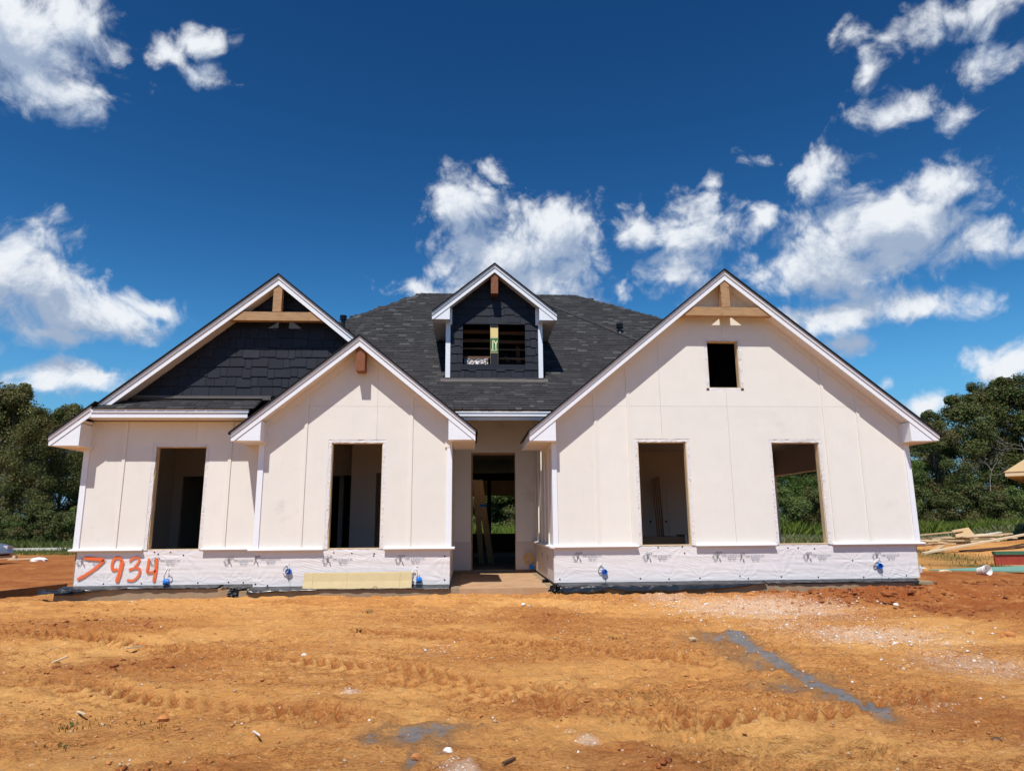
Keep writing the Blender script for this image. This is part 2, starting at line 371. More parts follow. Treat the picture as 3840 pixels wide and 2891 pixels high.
# spray paint: orange with ragged, thin edges
m = bpy.data.materials.new('spray'); m.use_nodes = True; MAT['spray'] = m; t = m.node_tree; b = t.nodes['Principled BSDF']; o = t.nodes['Material Output']
b.inputs['Base Color'].default_value = (.78, .145, .03, 1); b.inputs['Roughness'].default_value = .6
at = nd(t, 'ShaderNodeAttribute', attribute_name='tone'); s_ = t.nodes.new('ShaderNodeSeparateColor'); t.links.new(at.outputs['Color'], s_.inputs[0])
tcn = t.nodes.new('ShaderNodeTexCoord'); n = nd(t, 'ShaderNodeTexNoise', i_Scale=90.0, i_Detail=4.0); t.links.new(tcn.outputs['Object'], n.inputs['Vector'])
a = smooth(t, mth(t, 'ADD', mth(t, 'MULTIPLY', s_.outputs[0], 1.2), mth(t, 'MULTIPLY_ADD', n.outputs[0], .5, -.25)), .12, .75, 0, .95)
tp = t.nodes.new('ShaderNodeBsdfTransparent'); mx = t.nodes.new('ShaderNodeMixShader')
t.links.new(a, mx.inputs[0]); t.links.new(tp.outputs[0], mx.inputs[1]); t.links.new(b.outputs[0], mx.inputs[2]); t.links.new(mx.outputs[0], o.inputs['Surface'])
# bare earth: orange clay, with gypsum dust, blue-grey clay wash, turned red soil, painted shade between tread pads and grassy ground as the attribute says
m = bpy.data.materials.new('earth'); m.use_nodes = True; MAT['earth'] = m; t = m.node_tree; b = t.nodes['Principled BSDF']
b.inputs['Roughness'].default_value = .95; b.inputs['Specular IOR Level'].default_value = .15
tcn = t.nodes.new('ShaderNodeTexCoord'); V = tcn.outputs['Object']
def tex(scale, det=8.0, rough=.62, dist=0.0, v=V):
    n = nd(t, 'ShaderNodeTexNoise', i_Scale=scale, i_Detail=det, i_Roughness=rough, i_Distortion=dist); t.links.new(v, n.inputs['Vector']); return n.outputs[0]
at = nd(t, 'ShaderNodeAttribute', attribute_name='tone'); s_ = t.nodes.new('ShaderNodeSeparateColor'); t.links.new(at.outputs['Color'], s_.inputs[0])
gyp, clay, red, grs = s_.outputs[0], s_.outputs[1], s_.outputs[2], at.outputs['Alpha']
mq = nd(t, 'ShaderNodeMapping'); mq.inputs['Scale'].default_value = (1, 1.9, 1); t.links.new(V, mq.inputs[0])
nA, nB, nC, nD, nE, nF = tex(.55, 5), tex(2.2, 8, .65, .4), tex(9, 9, .7), tex(46, 7, .7, 0, mq.outputs[0]), tex(17, 9, .76, .9, mq.outputs[0]), tex(30, 5, .7, .4, mq.outputs[0])
mp = nd(t, 'ShaderNodeMapping'); mp.inputs['Scale'].default_value = (.30, .75, 1); mp.inputs['Location'].default_value = (3.1, 7.7, 0); t.links.new(V, mp.inputs[0])
nM = tex(1.0, 6, .62, .8, mp.outputs[0])                # broad areas: smooth driven sand against crumbly soil
crumb = smooth(t, mth(t, 'ADD', nM, mth(t, 'MULTIPLY', red, .35)), .44, .60)
c = mixc(t, smooth(t, nA, .36, .66), (.62, .290, .084), (.72, .375, .122))
c = mixc(t, mth(t, 'MULTIPLY', crumb, .65), c, (.49, .198, .055))
c = mixc(t, smooth(t, nB, .50, .70, 0, .6), c, (.40, .150, .042))
c = mixc(t, smooth(t, nC, .54, .70, 0, .55), c, (.78, .425, .150))
c = mixc(t, mth(t, 'MULTIPLY', smooth(t, nE, .49, .60, 0, .95), mth(t, 'MULTIPLY_ADD', crumb, .70, .26)), c, (.27, .090, .023))
c = mixc(t, mth(t, 'MULTIPLY', smooth(t, nD, .38, .48, .8, 0), mth(t, 'MULTIPLY_ADD', crumb, .65, .32)), c, (.25, .080, .020))
c = mixc(t, smooth(t, nF, .53, .64, 0, .45), c, (.80, .445, .160))
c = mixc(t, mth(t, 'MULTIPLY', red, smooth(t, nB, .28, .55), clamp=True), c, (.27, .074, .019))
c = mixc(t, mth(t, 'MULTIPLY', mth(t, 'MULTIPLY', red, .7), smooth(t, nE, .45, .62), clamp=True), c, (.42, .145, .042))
cl = mth(t, 'ADD', clay, mth(t, 'ADD', mth(t, 'MULTIPLY_ADD', nC, 1.1, -.62), mth(t, 'MULTIPLY_ADD', nB, .7, -.40)))
c = mixc(t, smooth(t, cl, .06, .40, 0, .65), c, (.235, .135, .068))
c = mixc(t, mth(t, 'MULTIPLY', smooth(t, cl, .42, .66, 0, .92), smooth(t, nE, .62, .48, .35, 1)), c, (.195, .205, .215))
vz = nd(t, 'ShaderNodeTexVoronoi', i_Scale=34.0, i_Randomness=1.0); t.links.new(V, vz.inputs['Vector'])
speck = mth(t, 'MULTIPLY', smooth(t, vz.outputs['Distance'], .30, .14), smooth(t, mth(t, 'ADD', gyp, mth(t, 'MULTIPLY_ADD', nB, 1.0, -.6)), .08, .45))
c = mixc(t, smooth(t, mth(t, 'ADD', gyp, mth(t, 'MULTIPLY_ADD', nC, .9, -.55)), .24, .72, 0, .70), c, (.68, .475, .335))
c = mixc(t, mth(t, 'MULTIPLY', speck, .95), c, (.82, .76, .70))
vr = nd(t, 'ShaderNodeTexVoronoi', i_Scale=11.0); t.links.new(V, vr.inputs['Vector'])
c = mixc(t, mth(t, 'MULTIPLY', mth(t, 'LESS_THAN', vr.outputs['Distance'], .085), .8), c, (.72, .58, .44))
c = mixc(t, grs, c, mixc(t, smooth(t, nB, .35, .65), (.055, .085, .022), (.10, .105, .035)))
t.links.new(c, b.inputs['Base Color'])
hgt = mth(t, 'ADD', mth(t, 'MULTIPLY', nC, .7), mth(t, 'ADD', mth(t, 'MULTIPLY', nE, .45), mth(t, 'MULTIPLY', nD, .25)))
bp = nd(t, 'ShaderNodeBump', i_Strength=1.0, i_Distance=.05); t.links.new(hgt, bp.inputs['Height']); t.links.new(bp.outputs[0], b.inputs['Normal'])

# ------------------------------------------------------------------ ground
def axis(lo, hi, step, far, grow=1.22):
    a = list(np.arange(lo, hi+1e-6, step)); s = step
    while a[-1] < far: s *= grow; a.append(a[-1]+s)
    s = step; b = []
    x = lo
    while x > -far: s *= grow; x -= s; b.append(x)
    return np.array(b[::-1]+a)
def gauss(x, y, cx, cy, rx, ry): return np.exp(-((x-cx)/rx)**2-((y-cy)/ry)**2)
def ground_shape(x, y):
    z = np.where(y > -.3, -.19, -.19+.027*(y+.3)); z = np.maximum(z, -.75)
    z = z-.06*np.clip((np.abs(x)-9)/6, 0, 1)*np.clip((y+2)/6, 0, 1)
    z = z+.52*gauss(x, y, 21.0, 13.8, 4.0, 2.6)+.14*gauss(x, y, 14.5, 12, 2.5, 2.0)+.75*gauss(x, y, 31, 24.5, 4.5, 2.5)
    z = z+.13*gauss(x, y, 6.9, -.55, 1.3, .45)+.08*gauss(x, y, 5.0, -.85, 1.4, .35)+.09*gauss(x, y, 9.3, 2.2, 2.0, 1.2)+.05*gauss(x, y, -3.2, -.35, 4.5, .3)
    return z
def ground_z(x, y): return float(ground_shape(np.array([float(x)]), np.array([float(y)]))[0])
def stain(px, py, rx, ry):                           # a patch seen at these photograph pixels, laid on the ground
    c = at_z(px, py, -.27); ex = at_z(px+rx, py, -.27)-c; ey = at_z(px, py-ry, -.27)-at_z(px, py+ry, -.27)
    return c[0], c[1], abs(ex[0]), abs(ey[1])/2
STREAK = [(2745, 2372), (2800, 2410), (2845, 2438), (2905, 2462), (2985, 2500), (3065, 2535), (3140, 2560), (3185, 2585), (3250, 2606), (3310, 2632)]
STAINS = {
    0: [(2860, 2290, 440, 46, .78), (3280, 2378, 470, 52, .70), (3640, 2470, 350, 78, .62), (2520, 2262, 200, 34, .6), (3000, 2350, 340, 45, .5), (3500, 2600, 260, 60, .4), (1735, 2850, 85, 70, 1.1), (1690, 2800, 60, 30, .6), (1315, 2560, 38, 12, .95),
        (2210, 2712, 60, 16, .85), (3690, 2848, 45, 28, .8), (2300, 2490, 45, 12, .4), (560, 2275, 140, 22, .4), (1330, 2860, 60, 20, .5), (870, 2230, 120, 18, .3), (1650, 2420, 120, 35, .35), (2130, 2690, 40, 14, .6), (2000, 2575, 60, 10, .4)],
    1: [(px_, py_, 46, 10, .98) for (a_, b_), (c_, d_) in zip(STREAK[:-1], STREAK[1:]) for px_, py_ in [(a_+(c_-a_)*k_/5, b_+(d_-b_)*k_/5) for k_ in range(5)]]
       +[(2960, 2545, 170, 40, .62), (2700, 2395, 130, 34, .58), (2840, 2460, 150, 40, .60), (3080, 2520, 140, 30, .45), (3120, 2570, 160, 34, .50), (2780, 2400, 60, 22, .8), (3320, 2640, 80, 16, .6), (1570, 2712, 150, 36, .82), (1640, 2690, 170, 26, .66), (1545, 2775, 30, 48, .75), (1390, 2725, 90, 40, .62), (1470, 2690, 80, 14, .5), (1660, 2745, 80, 28, .46), (1330, 2760, 60, 20, .36)],
    2: [(3280, 2250, 440, 36, 1.15), (3700, 2270, 300, 60, .95), (3550, 2210, 250, 30, .9), (2520, 2810, 180, 60, .55), (700, 2840, 300, 45, .5), (1230, 2640, 150, 50, .45), (330, 2350, 330, 25, .45), (130, 2130, 240, 48, 1), (100, 2190, 200, 30, .6), (2050, 2330, 180, 35, .5),
        (500, 2480, 330, 30, .45), (1750, 2860, 200, 60, .35), (3700, 2640, 260, 60, .55), (2350, 2740, 160, 30, .4), (2050, 2620, 160, 30, .35)]
       +[(px_, py_, 75, 16, 1.0) for px_ in range(-120, 300, 60) for py_ in (2100, 2118, 2138, 2160, 2185, 2205)]+[(px_, py_, 90, 22, 1.0) for px_ in range(3480, 3900, 80) for py_ in (2185, 2215, 2250, 2290)],
    3: [(3560, 2098, 160, 9, .75), (3480, 2088, 70, 8, .9), (3690, 2130, 210, 10, .7), (3600, 2120, 140, 6, .6)],
}
gx, gy = axis(-8.6, 9.6, .03, 420), axis(-8.6, .2, .025, 420)
X, Y = np.meshgrid(gx, gy); Z = ground_shape(X, Y)
near = np.clip(1-np.hypot(np.maximum(np.abs(X-.5)-9, 0), np.maximum(np.abs(Y+4)-5, 0))/5, 0, 1)
mask = np.zeros(X.shape+(4,))
for k, lst in STAINS.items():
    for px, py, rx, ry, w in lst:
        cx, cy, ax, ay = stain(px, py, rx, ry); mask[..., k] = np.maximum(mask[..., k], w*gauss(X, Y, cx, cy, ax, ay))
turned = mask[..., 2]
Z += near*(.040*fbm(X*.45, Y*.8, 3, 1)+.030*fbm(X*1.6, Y*2.4, 3, 2)+.018*fbm(X*6, Y*8, 3, 3))
crusty = np.clip(2.6*(fbm(X*.33+3, Y*.8+5, 3, 12)+.10)+turned, 0, 1)       # crumbly zones against smooth driven ones
lump = fbm(X*9, Y*12, 3, 6)
Z += near*crusty*(.042*np.clip(lump, -.35, .5)+.034*np.clip(.35-np.abs(fbm(X*4.3, Y*5.6, 3, 9))*1.6, -.4, .35))
Z += near*(1-crusty)*.012*lump
step = fbm(X*2.4, Y*6.5, 3, 13)                                            # scraped lips and little ledges
Z += near*.030*np.clip((step-.05)*9, 0, 1)*np.clip(1.2-np.abs(step-.14)*6, 0, 1)
Z += .10*np.clip(1-near, 0, 1)*turned*fbm(X*2, Y*2, 3, 2)*np.exp(-np.hypot(X, Y-8)/60)
far_rough = np.clip(1-near, 0, 1)*np.exp(-np.hypot(X, Y-6)/45); Z += far_rough*(.05*fbm(X*.7, Y*.7, 3, 7))
def track(pts, width, pitch, amp, depth, arc=False):
    global Z
    P = np.array([at_z(px, py, -.35)[:2] for px, py in pts])
    sel = (X > P[:, 0].min()-1) & (X < P[:, 0].max()+1) & (Y > P[:, 1].min()-1) & (Y < P[:, 1].max()+1)
    x, y = X[sel], Y[sel]; best = np.full(x.shape, 9.0); sd = np.zeros(x.shape); ss = np.zeros(x.shape); L = 0
    for a, b in zip(P[:-1], P[1:]):
        d = b-a; l = np.hypot(*d); d = d/l; u = np.clip((x-a[0])*d[0]+(y-a[1])*d[1], 0, l); qx, qy = x-a[0]-u*d[0], y-a[1]-u*d[1]
        r = np.hypot(qx, qy); s = d[0]*qy-d[1]*qx; m = r < best; best[m] = r[m]; sd[m] = s[m]; ss[m] = L+u[m]; L += l
    e = np.clip((width-best)/.07, 0, 1); e = e*e*(3-2*e); brk = np.clip(1.0+1.8*fbm(x*1.3, y*1.3, 2, 3), .15, 1)
    ph = ss/pitch+(np.abs(sd)/pitch*.9 if not arc else 0)
    w = ph-np.floor(ph) if not arc else (best/.055-np.floor(best/.055))
    if not arc:                                       # spaces between the pressed pads darkened in colour, standing in for their shade
        gap_shade = np.clip((.30-np.minimum(w, 1-w))*8, 0, 1); mask[..., 2][sel] = np.maximum(mask[..., 2][sel], e*brk*gap_shade*.75)
    Z[sel] += e*brk*(amp*np.clip(np.minimum(w, 1-w)*4-1, -.6, .8)-depth)+depth*.9*np.exp(-((best-width-.06)/.06)**2)*brk
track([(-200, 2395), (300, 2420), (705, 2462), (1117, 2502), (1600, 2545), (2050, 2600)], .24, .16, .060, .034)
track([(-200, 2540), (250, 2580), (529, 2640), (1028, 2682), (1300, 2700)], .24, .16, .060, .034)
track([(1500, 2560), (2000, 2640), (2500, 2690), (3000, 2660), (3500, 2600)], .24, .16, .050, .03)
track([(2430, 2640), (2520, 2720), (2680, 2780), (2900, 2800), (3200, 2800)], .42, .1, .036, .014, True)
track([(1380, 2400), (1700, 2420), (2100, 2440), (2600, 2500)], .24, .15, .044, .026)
under = (X > -8.2) & (X < 7.1) & (Y > -.02) & (Y < 14); Z[under] = np.minimum(Z[under], -.22)
g = mask[..., 3]
g = np.maximum(g, np.clip((Y-19.6-1.2*fbm(X*.3, Y*.3, 3, 2))/1.2, 0, 1)*(X < 3))
g = np.maximum(g, np.clip((Y-19.5-2.0*fbm(X*.25, Y*.25, 3, 2)-2.0*gauss(X, Y, 18, 19, 8, 5))/1.5, 0, 1)*(X >= 3))
g = np.maximum(g, np.clip((Y-14.6)/1.0, 0, 1)*np.clip((9.5-np.abs(X+1))/2, 0, 1))
g = np.maximum(g, np.clip((-14-Y)/3, 0, 1)); g = np.maximum(g, np.clip((np.abs(X-2)-34)/3, 0, 1))
mask[..., 3] = np.clip(g, 0, 1)
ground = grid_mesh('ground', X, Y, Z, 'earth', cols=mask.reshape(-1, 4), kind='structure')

# ------------------------------------------------------------------ the house
house = thing('house', 'unfinished cream farmhouse with navy gables, white trim and dark shingle roof', 'house')
SL = .82                                             # roof pitch
YW, YE, YD = .575, 3.394, 2.40                       # wall planes: left wing, entry, dormer (the two front gables stand at y=0)
ZT, ZB = .62, 2.38                                   # water table, eave soffit
FND = {}
for nm, x0, x1, y0 in (('W', -8.07, -4.86, .42), ('G', -4.86, -1.30, -.15), ('R', .20, 6.93, -.15)):
    mb = MB().box(x0, x1, y0, 13.0, -.6, -.05); FND[nm] = mb.build('foundation', 'concrete', house)
porch = MB().box(-1.30, .20, -.16, 3.42, -.6, -.055).build('porch_slab', 'porch_concrete', house)
MB().box(-7.84, -4.70, .63, 13, -.05, 0).box(-4.70, -1.46, .05, 13, -.05, .001).box(-1.46, .33, 3.44, 13, -.05, -.001).box(.33, 6.72, .05, 13, -.05, .002).build('floor', 'slab_floor', house)

def wall_core(name, region, holes, y0, y1, mat, parent, ax='y'):
    xs = sorted({p[0] for p in region} | {v for h in holes for v in h[:2]}); zs = sorted({p[1] for p in region} | {v for h in holes for v in h[2:]})
    mb = MB()
    for x0, x1 in zip(xs, xs[1:]):
        for z0, z1 in zip(zs, zs[1:]):
            cx, cz = (x0+x1)/2, (z0+z1)/2
            if any(h[0] < cx < h[1] and h[2] < cz < h[3] for h in holes): continue
            p = clip_rect(region, x0, x1, z0, z1)
            if len(p) > 2: mb.prism(p, y0, y1, ax)
    return mb.build(name, mat, parent) if name else mb
def gable_region(x0, x1, z0, xc, zl, m=SL):           # below the line zl-m|x-xc|
    return [(x0, z0), (x1, z0), (x1, zl-m*abs(x1-xc)), (xc, zl), (x0, zl-m*abs(x0-xc))]
def siding(parent, region, holes, seams_x, seams_z, y, x0, x1, mat='siding', ax='y', t=.014):
    xs = [x0]+seams_x+[x1]; zs = [-9]+seams_z+[99]
    for a, b in zip(xs, xs[1:]):
        for c, d in zip(zs, zs[1:]):
            reg = clip_rect(region, a+.0012, b-.0012, c+.0012, d-.0012)
            if len(reg) < 3 or abs(area(reg)) < 1e-3: continue
            mb = wall_core(None, reg, holes, y, y+t, mat, parent, ax)
            if mb.v: mb.build('siding_panel', mat, parent)
def batten(parent, x, z0, z1, y, slope=0, w=.055, mat='batten'):
    MB().prism([(x-w/2, z0), (x+w/2, z0), (x+w/2, z1+slope*w/2), (x-w/2, z1-slope*w/2)], y-.019, y-.0005).build('batten', mat, parent)
def tape(parent, h, y, w=.058, bottom=False):
    x0, x1, z0, z1 = h; mb = MB(); j = lambda: random.uniform(-.006, .006)
    strips = [(x0-w, x0+.004, z0, z1+w, 1), (x1-.004, x1+w, z0, z1+w, 1), (x0, x1, z1-.004, z1+w, 0)]+([(x0, x1, z0-w, z0+.004, 0)] if bottom else [])
    for a, b, c, d, vert in strips:                   # ragged, wrinkled flashing tape
        n = 14; vs, fs = [], []
        for i in range(n+1):
            t_ = i/n
            for k in range(3):
                if vert: p = (a+(b-a)*k/2+(j() if k else 0), y+.004+j()*.9, c+(d-c)*t_)
                else: p = (a+(b-a)*t_, y+.004+j()*.9, c+(d-c)*k/2+(j() if k != 2 else 0))
                vs.append(p)
        for i in range(n):
            for k in range(2):
                q = i*3+k; fs.append((q, q+1, q+4, q+3))
        mb.add(vs, fs)
    mb.build('window_tape', 'tape', parent, smooth=True)
    j2 = .016                                         # wood lining of the opening
    mb = MB().box(x0-.001, x0+j2, y+.02, y+.135, z0, z1).box(x1-j2, x1+.001, y+.02, y+.135, z0, z1).box(x0+j2, x1-j2, y+.02, y+.135, z1-j2, z1+.001).box(x0+j2, x1-j2, y+.02, y+.135, z0-.001, z0+j2)
    mb.build('window_lining', 'lumber_pale', parent)
    for s_, xx in ((1, x0-w*.5), (1, x1+w*.5)):
        for k in range(4):
            zz = z0+(z1-z0)*(.12+.25*k)
            MB().cyl((xx, y+.001, zz), (0, -1, 0), .009, .006, 8).build('cap_nail', 'tape', parent)
def water_table(parent, x0, x1, y, e0=1, e1=1):       # sloped drip board, mitred ends
    prof = [(y+.01, ZT), (y-.062, ZT-.012), (y-.066, ZT-.028), (y-.045, ZT-.046), (y+.01, ZT-.05)]
    mb = MB(); n = len(prof); vs = [(x0+(.02 if e0 else 0)*(i in (0, 4)), p[0], p[1]) for i, p in enumerate(prof)]+[(x1-(.02 if e1 else 0)*(i in (0, 4)), p[0], p[1]) for i, p in enumerate(prof)]
    mb.add(vs, [tuple(range(n-1, -1, -1)), tuple(range(n, 2*n))]+[(i, (i+1) % n, (i+1) % n+n, i+n) for i in range(n)]).build('water_table', 'trim', parent)
def strip(xa, xb, f_top, f_bot, zmin=-9, cuts=()):    # band between two roof-parallel lines
    xs = [xa]+[c for c in cuts if xa < c < xb]+[xb]
    return [(x, max(f_bot(x), zmin)) for x in xs]+[(x, max(f_top(x), zmin)) for x in xs[::-1]]
def gable_trim(wall, roof, xc, zt, xa, xb, y, ov, zb=ZB, ret_l=None, ret_r=None, y_end_l=1.38, y_end_r=9, yback=4.3, m=SL, fr=True, wl_=None, wr_=None, zl_off=.174, deck_l=None, deck_r=None, cut_l=None):
    T = lambda x: zt-m*abs(x-xc); Lo = lambda x: T(x)-zl_off
    yf = y-ov
    for s_ in (-1, 1):
        a, b = (xa, xc) if s_ < 0 else (xc, xb)
        if abs(b-a) < .05: continue
        zz = zb
        p = clip(strip(a, b, lambda x: T(x)-.062, Lo), 0, -1, -zz)
        MB().prism(p, yf, yf+.02).build('rake_board', 'trim', roof)
        p = clip(strip(a, b, T, lambda x: T(x)-.062), 0, -1, -zz)
        MB().prism(p, yf-.02, yf+.018).build('rake_moulding', 'trim', roof)
        # sloping soffit between the rake board and the wall
        e = .02
        q = clip(strip(a, b, lambda x: Lo(x)+.045, lambda x: Lo(x)+.03), 0, -1, -zz)
        MB().prism(q, yf+.021, y-.002).build('rake_soffit', 'soffit', roof)
        wx = (wl_ if s_ < 0 else wr_)
        if fr and wx is not None:
            aa, bb = (wx, xc) if s_ < 0 else (xc, wx)
            MB().prism(strip(aa, bb, lambda x: Lo(x)+.028, lambda x: Lo(x)-.085), y-.022, y-.0015).build('frieze_board', 'batten', wall)
        # roof deck and shingle edge
        da, db = (deck_l if deck_l is not None else xa, xc) if s_ < 0 else (xc, deck_r if deck_r is not None else xb)
        dk = lambda x0, x1, y0, y1: MB().prism(strip(x0, x1, lambda x: T(x)+.034, lambda x: T(x)+.002), y0, y1)
        mb = dk(da, db, yf-.048, yback); mb.build('roof_slope', 'roof_deck', roof)
    return T, Lo
def eave_return(roof, xa, xw, y, ov, Lo, zb, side, y_end, T, sw=None):   # boxed gable return, its soffit and the eave board running back
    yf = y-ov
    x_in = xw
    a, b = (xa, x_in) if side < 0 else (x_in, xa)
    tri = clip([(a, zb+.002), (b, zb+.002), (b, max(Lo(b), zb+.002)), (a, max(Lo(a), zb+.002))], 0, 0, 1)
    xs0 = a if side < 0 else b
    pts = [(x_in, zb+.002), (x_in, Lo(x_in)-.002)]
    # where the rake board's lower edge meets the return's bottom
    lo_x = xa
    for k in range(200):
        x = xa+(x_in-xa)*k/199
        if Lo(x) > zb+.004: lo_x = x; break
    poly = [(lo_x, zb+.002), (x_in, zb+.002), (x_in, Lo(x_in)-.002)]
    MB().prism(poly, yf+.012, y-.002).build('eave_return', 'trim', roof)
    sx = sw if sw is not None else x_in
    lo, hi = sorted((xa-side*.0, sx))
    MB().box(lo+.021 if side < 0 else lo, hi if side < 0 else hi-.021, yf+.022, y_end, zb+.012, zb+.024).build('eave_soffit', 'soffit', roof)
    MB().box(*(sorted((xa, xa-side*.02))), yf+.021, y_end, zb, T(xa)-.004).build('eave_board', 'trim', roof)

# --- right gable
RX0, RX1, RXC, RT = .297, 6.812, 3.505, 5.504
GX0, GX1, GXC, GT = -4.729, -1.438, -3.052, 4.203
WX0, WX1, WXC = -7.922, -4.70, -4.660
roofR = MB().box(.5, 6.6, 4.0, 4.05, 2.8, 2.9).build('gable_roof', 'lumber', house)
R_holes = [(3.20, 3.79, 3.372, 4.26), (1.835, 2.718, .598, 2.397), (4.264, 5.148, .598, 2.386)]
regR = gable_region(RX0, RX1, 0, RXC, RT-.174+.06)
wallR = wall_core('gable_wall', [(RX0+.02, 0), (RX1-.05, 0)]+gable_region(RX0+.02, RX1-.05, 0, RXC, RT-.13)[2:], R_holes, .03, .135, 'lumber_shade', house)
flR = [(h[0]-.052, h[1]+.052, h[2]-.05 if h[2] > 1 else 0, h[3]+.052) for h in R_holes]
siding(wallR, clip(gable_region(RX0+.06, RX1-.06, ZT-.03, RXC, RT-.174+.02), 0, -1, -ZT+.03), flR, [1.085, 1.695, 2.283, 3.505, 5.30, 5.92], [3.035], 0, RX0+.06, RX1-.06)
for x in (1.087, 1.690, 5.297, 5.925): batten(wallR, x, ZT-.01, RT-.174-.07-SL*abs(x-RXC), 0, SL*(1 if x < RXC else -1))
for h in R_holes: tape(wallR, h, 0, bottom=h[2] > 1)
for xa, xb in ((RX0, .383), (6.722, RX1)):
    MB().box(xa, xb, -.024, .03, ZT-.008, 2.36).build('corner_board', 'trim', wallR)
MB().box(RX0-.002, .397, -.030, .02, 2.338, RT-.174-.02-SL*(RXC-.397)).build('corner_block', 'batten', wallR)
MB().box(6.66, RX1+.002, -.030, .02, 2.33, RT-.174-.02-SL*(6.66-RXC)).build('corner_block', 'batten', wallR)
water_table(wallR, RX0-.066, 1.77, 0, 0, 1); water_table(wallR, 2.775, 4.20, 0); water_table(wallR, 5.21, RX1+.066, 0, 1, 0)
T_, Lo_ = gable_trim(wallR, roofR, RXC, RT, -.112, 7.20, 0, .305, wl_=RX0+.05, wr_=RX1-.05, deck_l=RX0, deck_r=7.24)
MB().prism(strip(-.15, RX0, lambda x: T_(x)+.034, lambda x: T_(x)+.002), -.353, 1.38).build('roof_slope', 'roof_deck', roofR)
eave_return(roofR, -.112, .345, 0, .305, Lo_, ZB, -1, 1.38, T_, RX0)
eave_return(roofR, 7.20, 6.696, 0, .305, Lo_, 2.372, 1, 12.5, T_, RX1)
# timber truss in the right gable: a king post on a collar beam
def gable_truss(xc, zl, y, x0b, x1b, x0t, x1t, zb, zt, xp0, xp1, mat, d=.14):
    MB().prism([(x0b, zb), (x1b, zb), (x1t, zt), (x0t, zt)], y, y+d).build('collar_beam', mat, roofR if xc > 0 else roofW)
    mb = MB().prism([(xp0, zt+.001), (xp1, zt+.001), (xp1, zl-SL*abs(xp1-xc)-.01), (xc, zl-.012), (xp0, zl-SL*abs(xp0-xc)-.01)], y-.004, y+d-.01)
    mb.build('king_post', mat, roofR if xc > 0 else roofW)
gable_truss(3.505, RT-.174, -.285, 2.66, 4.36, 2.86, 4.16, 4.655, 4.815, 3.425, 3.585, 'cedar')

# side wall of the right wing along the porch, board and batten
sideR = wall_core('side_wall', [(.03, 0), (YE, 0), (YE, 3.35), (1.38, 3.35), (1.38, 2.80), (.03, 2.80)][:0] or [(.136, 0), (YE-.001, 0), (YE-.001, 2.86), (.136, 2.86)], [], RX0+.03, RX0+.13, 'lumber_shade', house, ax='x')
MB().prism([(1.47, 2.87), (YE, 2.87), (YE, 4.30), (1.47, 3.14)], RX0+.02, RX0+.13, 'x').build('siding_panel', 'siding', sideR)
for a, b in ((.136, 1.25), (1.254, 2.45), (2.454, YE-.002)):
    MB().box(RX0+.012, RX0+.028, a, b, ZT-.03, 2.86).build('siding_panel', 'siding', sideR)
for yy in (.62, 1.23, 1.84, 2.45, 3.06): MB().box(RX0-.008, RX0+.0115, yy-.027, yy+.027, ZT-.01, 2.85).build('batten', 'batten', sideR)
MB().box(RX0-.001, RX0+.026, .031, .135, ZT-.008, 2.36).build('corner_board', 'trim', sideR)
MB().box(RX0-.02, RX0+.010, .03, 1.38, 2.30, 2.392).build('frieze_board', 'batten', sideR)
mb = MB(); mb.prism([(RX0-.066, ZT-.03), (RX0-.045, ZT-.046), (RX0+.02, ZT-.05), (RX0+.02, ZT), (RX0-.062, ZT-.012)], -.06, YE-.03); mb.build('water_table', 'trim', sideR)
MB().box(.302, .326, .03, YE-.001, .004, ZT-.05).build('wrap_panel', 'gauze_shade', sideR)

# right outer wall with the garage opening
wall_core('side_wall', [(.136, 0), (12.9, 0), (12.9, 2.74), (.136, 2.74)], [(1.6, 6.5, 0.001, 2.115)], RX1-.16, RX1-.02, 'drywall', house, ax='x')

# --- left gable
roofG = MB().box(-4.4, -1.7, 2.2, 2.25, 2.8, 2.9).build('gable_roof', 'lumber', house)
G_holes = [(-3.512, -2.632, .594, 2.385)]
wallG = wall_core('gable_wall', gable_region(GX0+.03, GX1-.03, 0, GXC, GT-.13), G_holes, .03, .135, 'lumber_shade', house)
flG = [(h[0]-.052, h[1]+.052, 0, h[3]+.052) for h in G_holes]
siding(wallG, gable_region(GX0+.06, GX1-.06, ZT-.03, GXC, GT-.174+.02), flG, [-3.953, -2.748, -2.148], [3.018], 0, GX0+.06, GX1-.06)
for x in (-3.957, -2.150): batten(wallG, x, ZT-.01, GT-.174-.07-SL*abs(x-GXC), 0, SL*(1 if x < GXC else -1))
tape(wallG, G_holes[0], 0)
for xa, xb in ((GX0, GX0+.092), (GX1-.092, GX1)): MB().box(xa, xb, -.024, .03, ZT-.008, 2.36).build('corner_board', 'trim', wallG)
MB().box(GX0-.002, GX0+.125, -.030, .02, 2.325, GT-.174-.02-SL*(GXC-GX0-.125)).build('corner_block', 'batten', wallG)
MB().box(GX1-.125, GX1+.002, -.030, .02, 2.30, GT-.174-.02-SL*(GX1-.125-GXC)).build('corner_block', 'batten', wallG)
water_table(wallG, GX0-.068, -3.575, 0, 0, 1); water_table(wallG, -2.575, GX1+.056, 0, 1, 0)
TG, LG = gable_trim(wallG, roofG, GXC, GT, -5.113, -1.040, 0, .305, wl_=GX0+.05, wr_=GX1-.05, yback=2.7, deck_l=-4.86, deck_r=GX1)
MB().prism(strip(-5.15, -4.86, lambda x: TG(x)+.034, lambda x: TG(x)+.002), -.353, YW-.002).build('roof_slope', 'roof_deck', roofG)
MB().prism(strip(GX1, -1.00, lambda x: TG(x)+.034, lambda x: TG(x)+.002), -.353, 1.38).build('roof_slope', 'roof_deck', roofG)
eave_return(roofG, -5.113, GX0+.09, 0, .305, LG, 2.386, -1, YW-.003, TG, GX0)
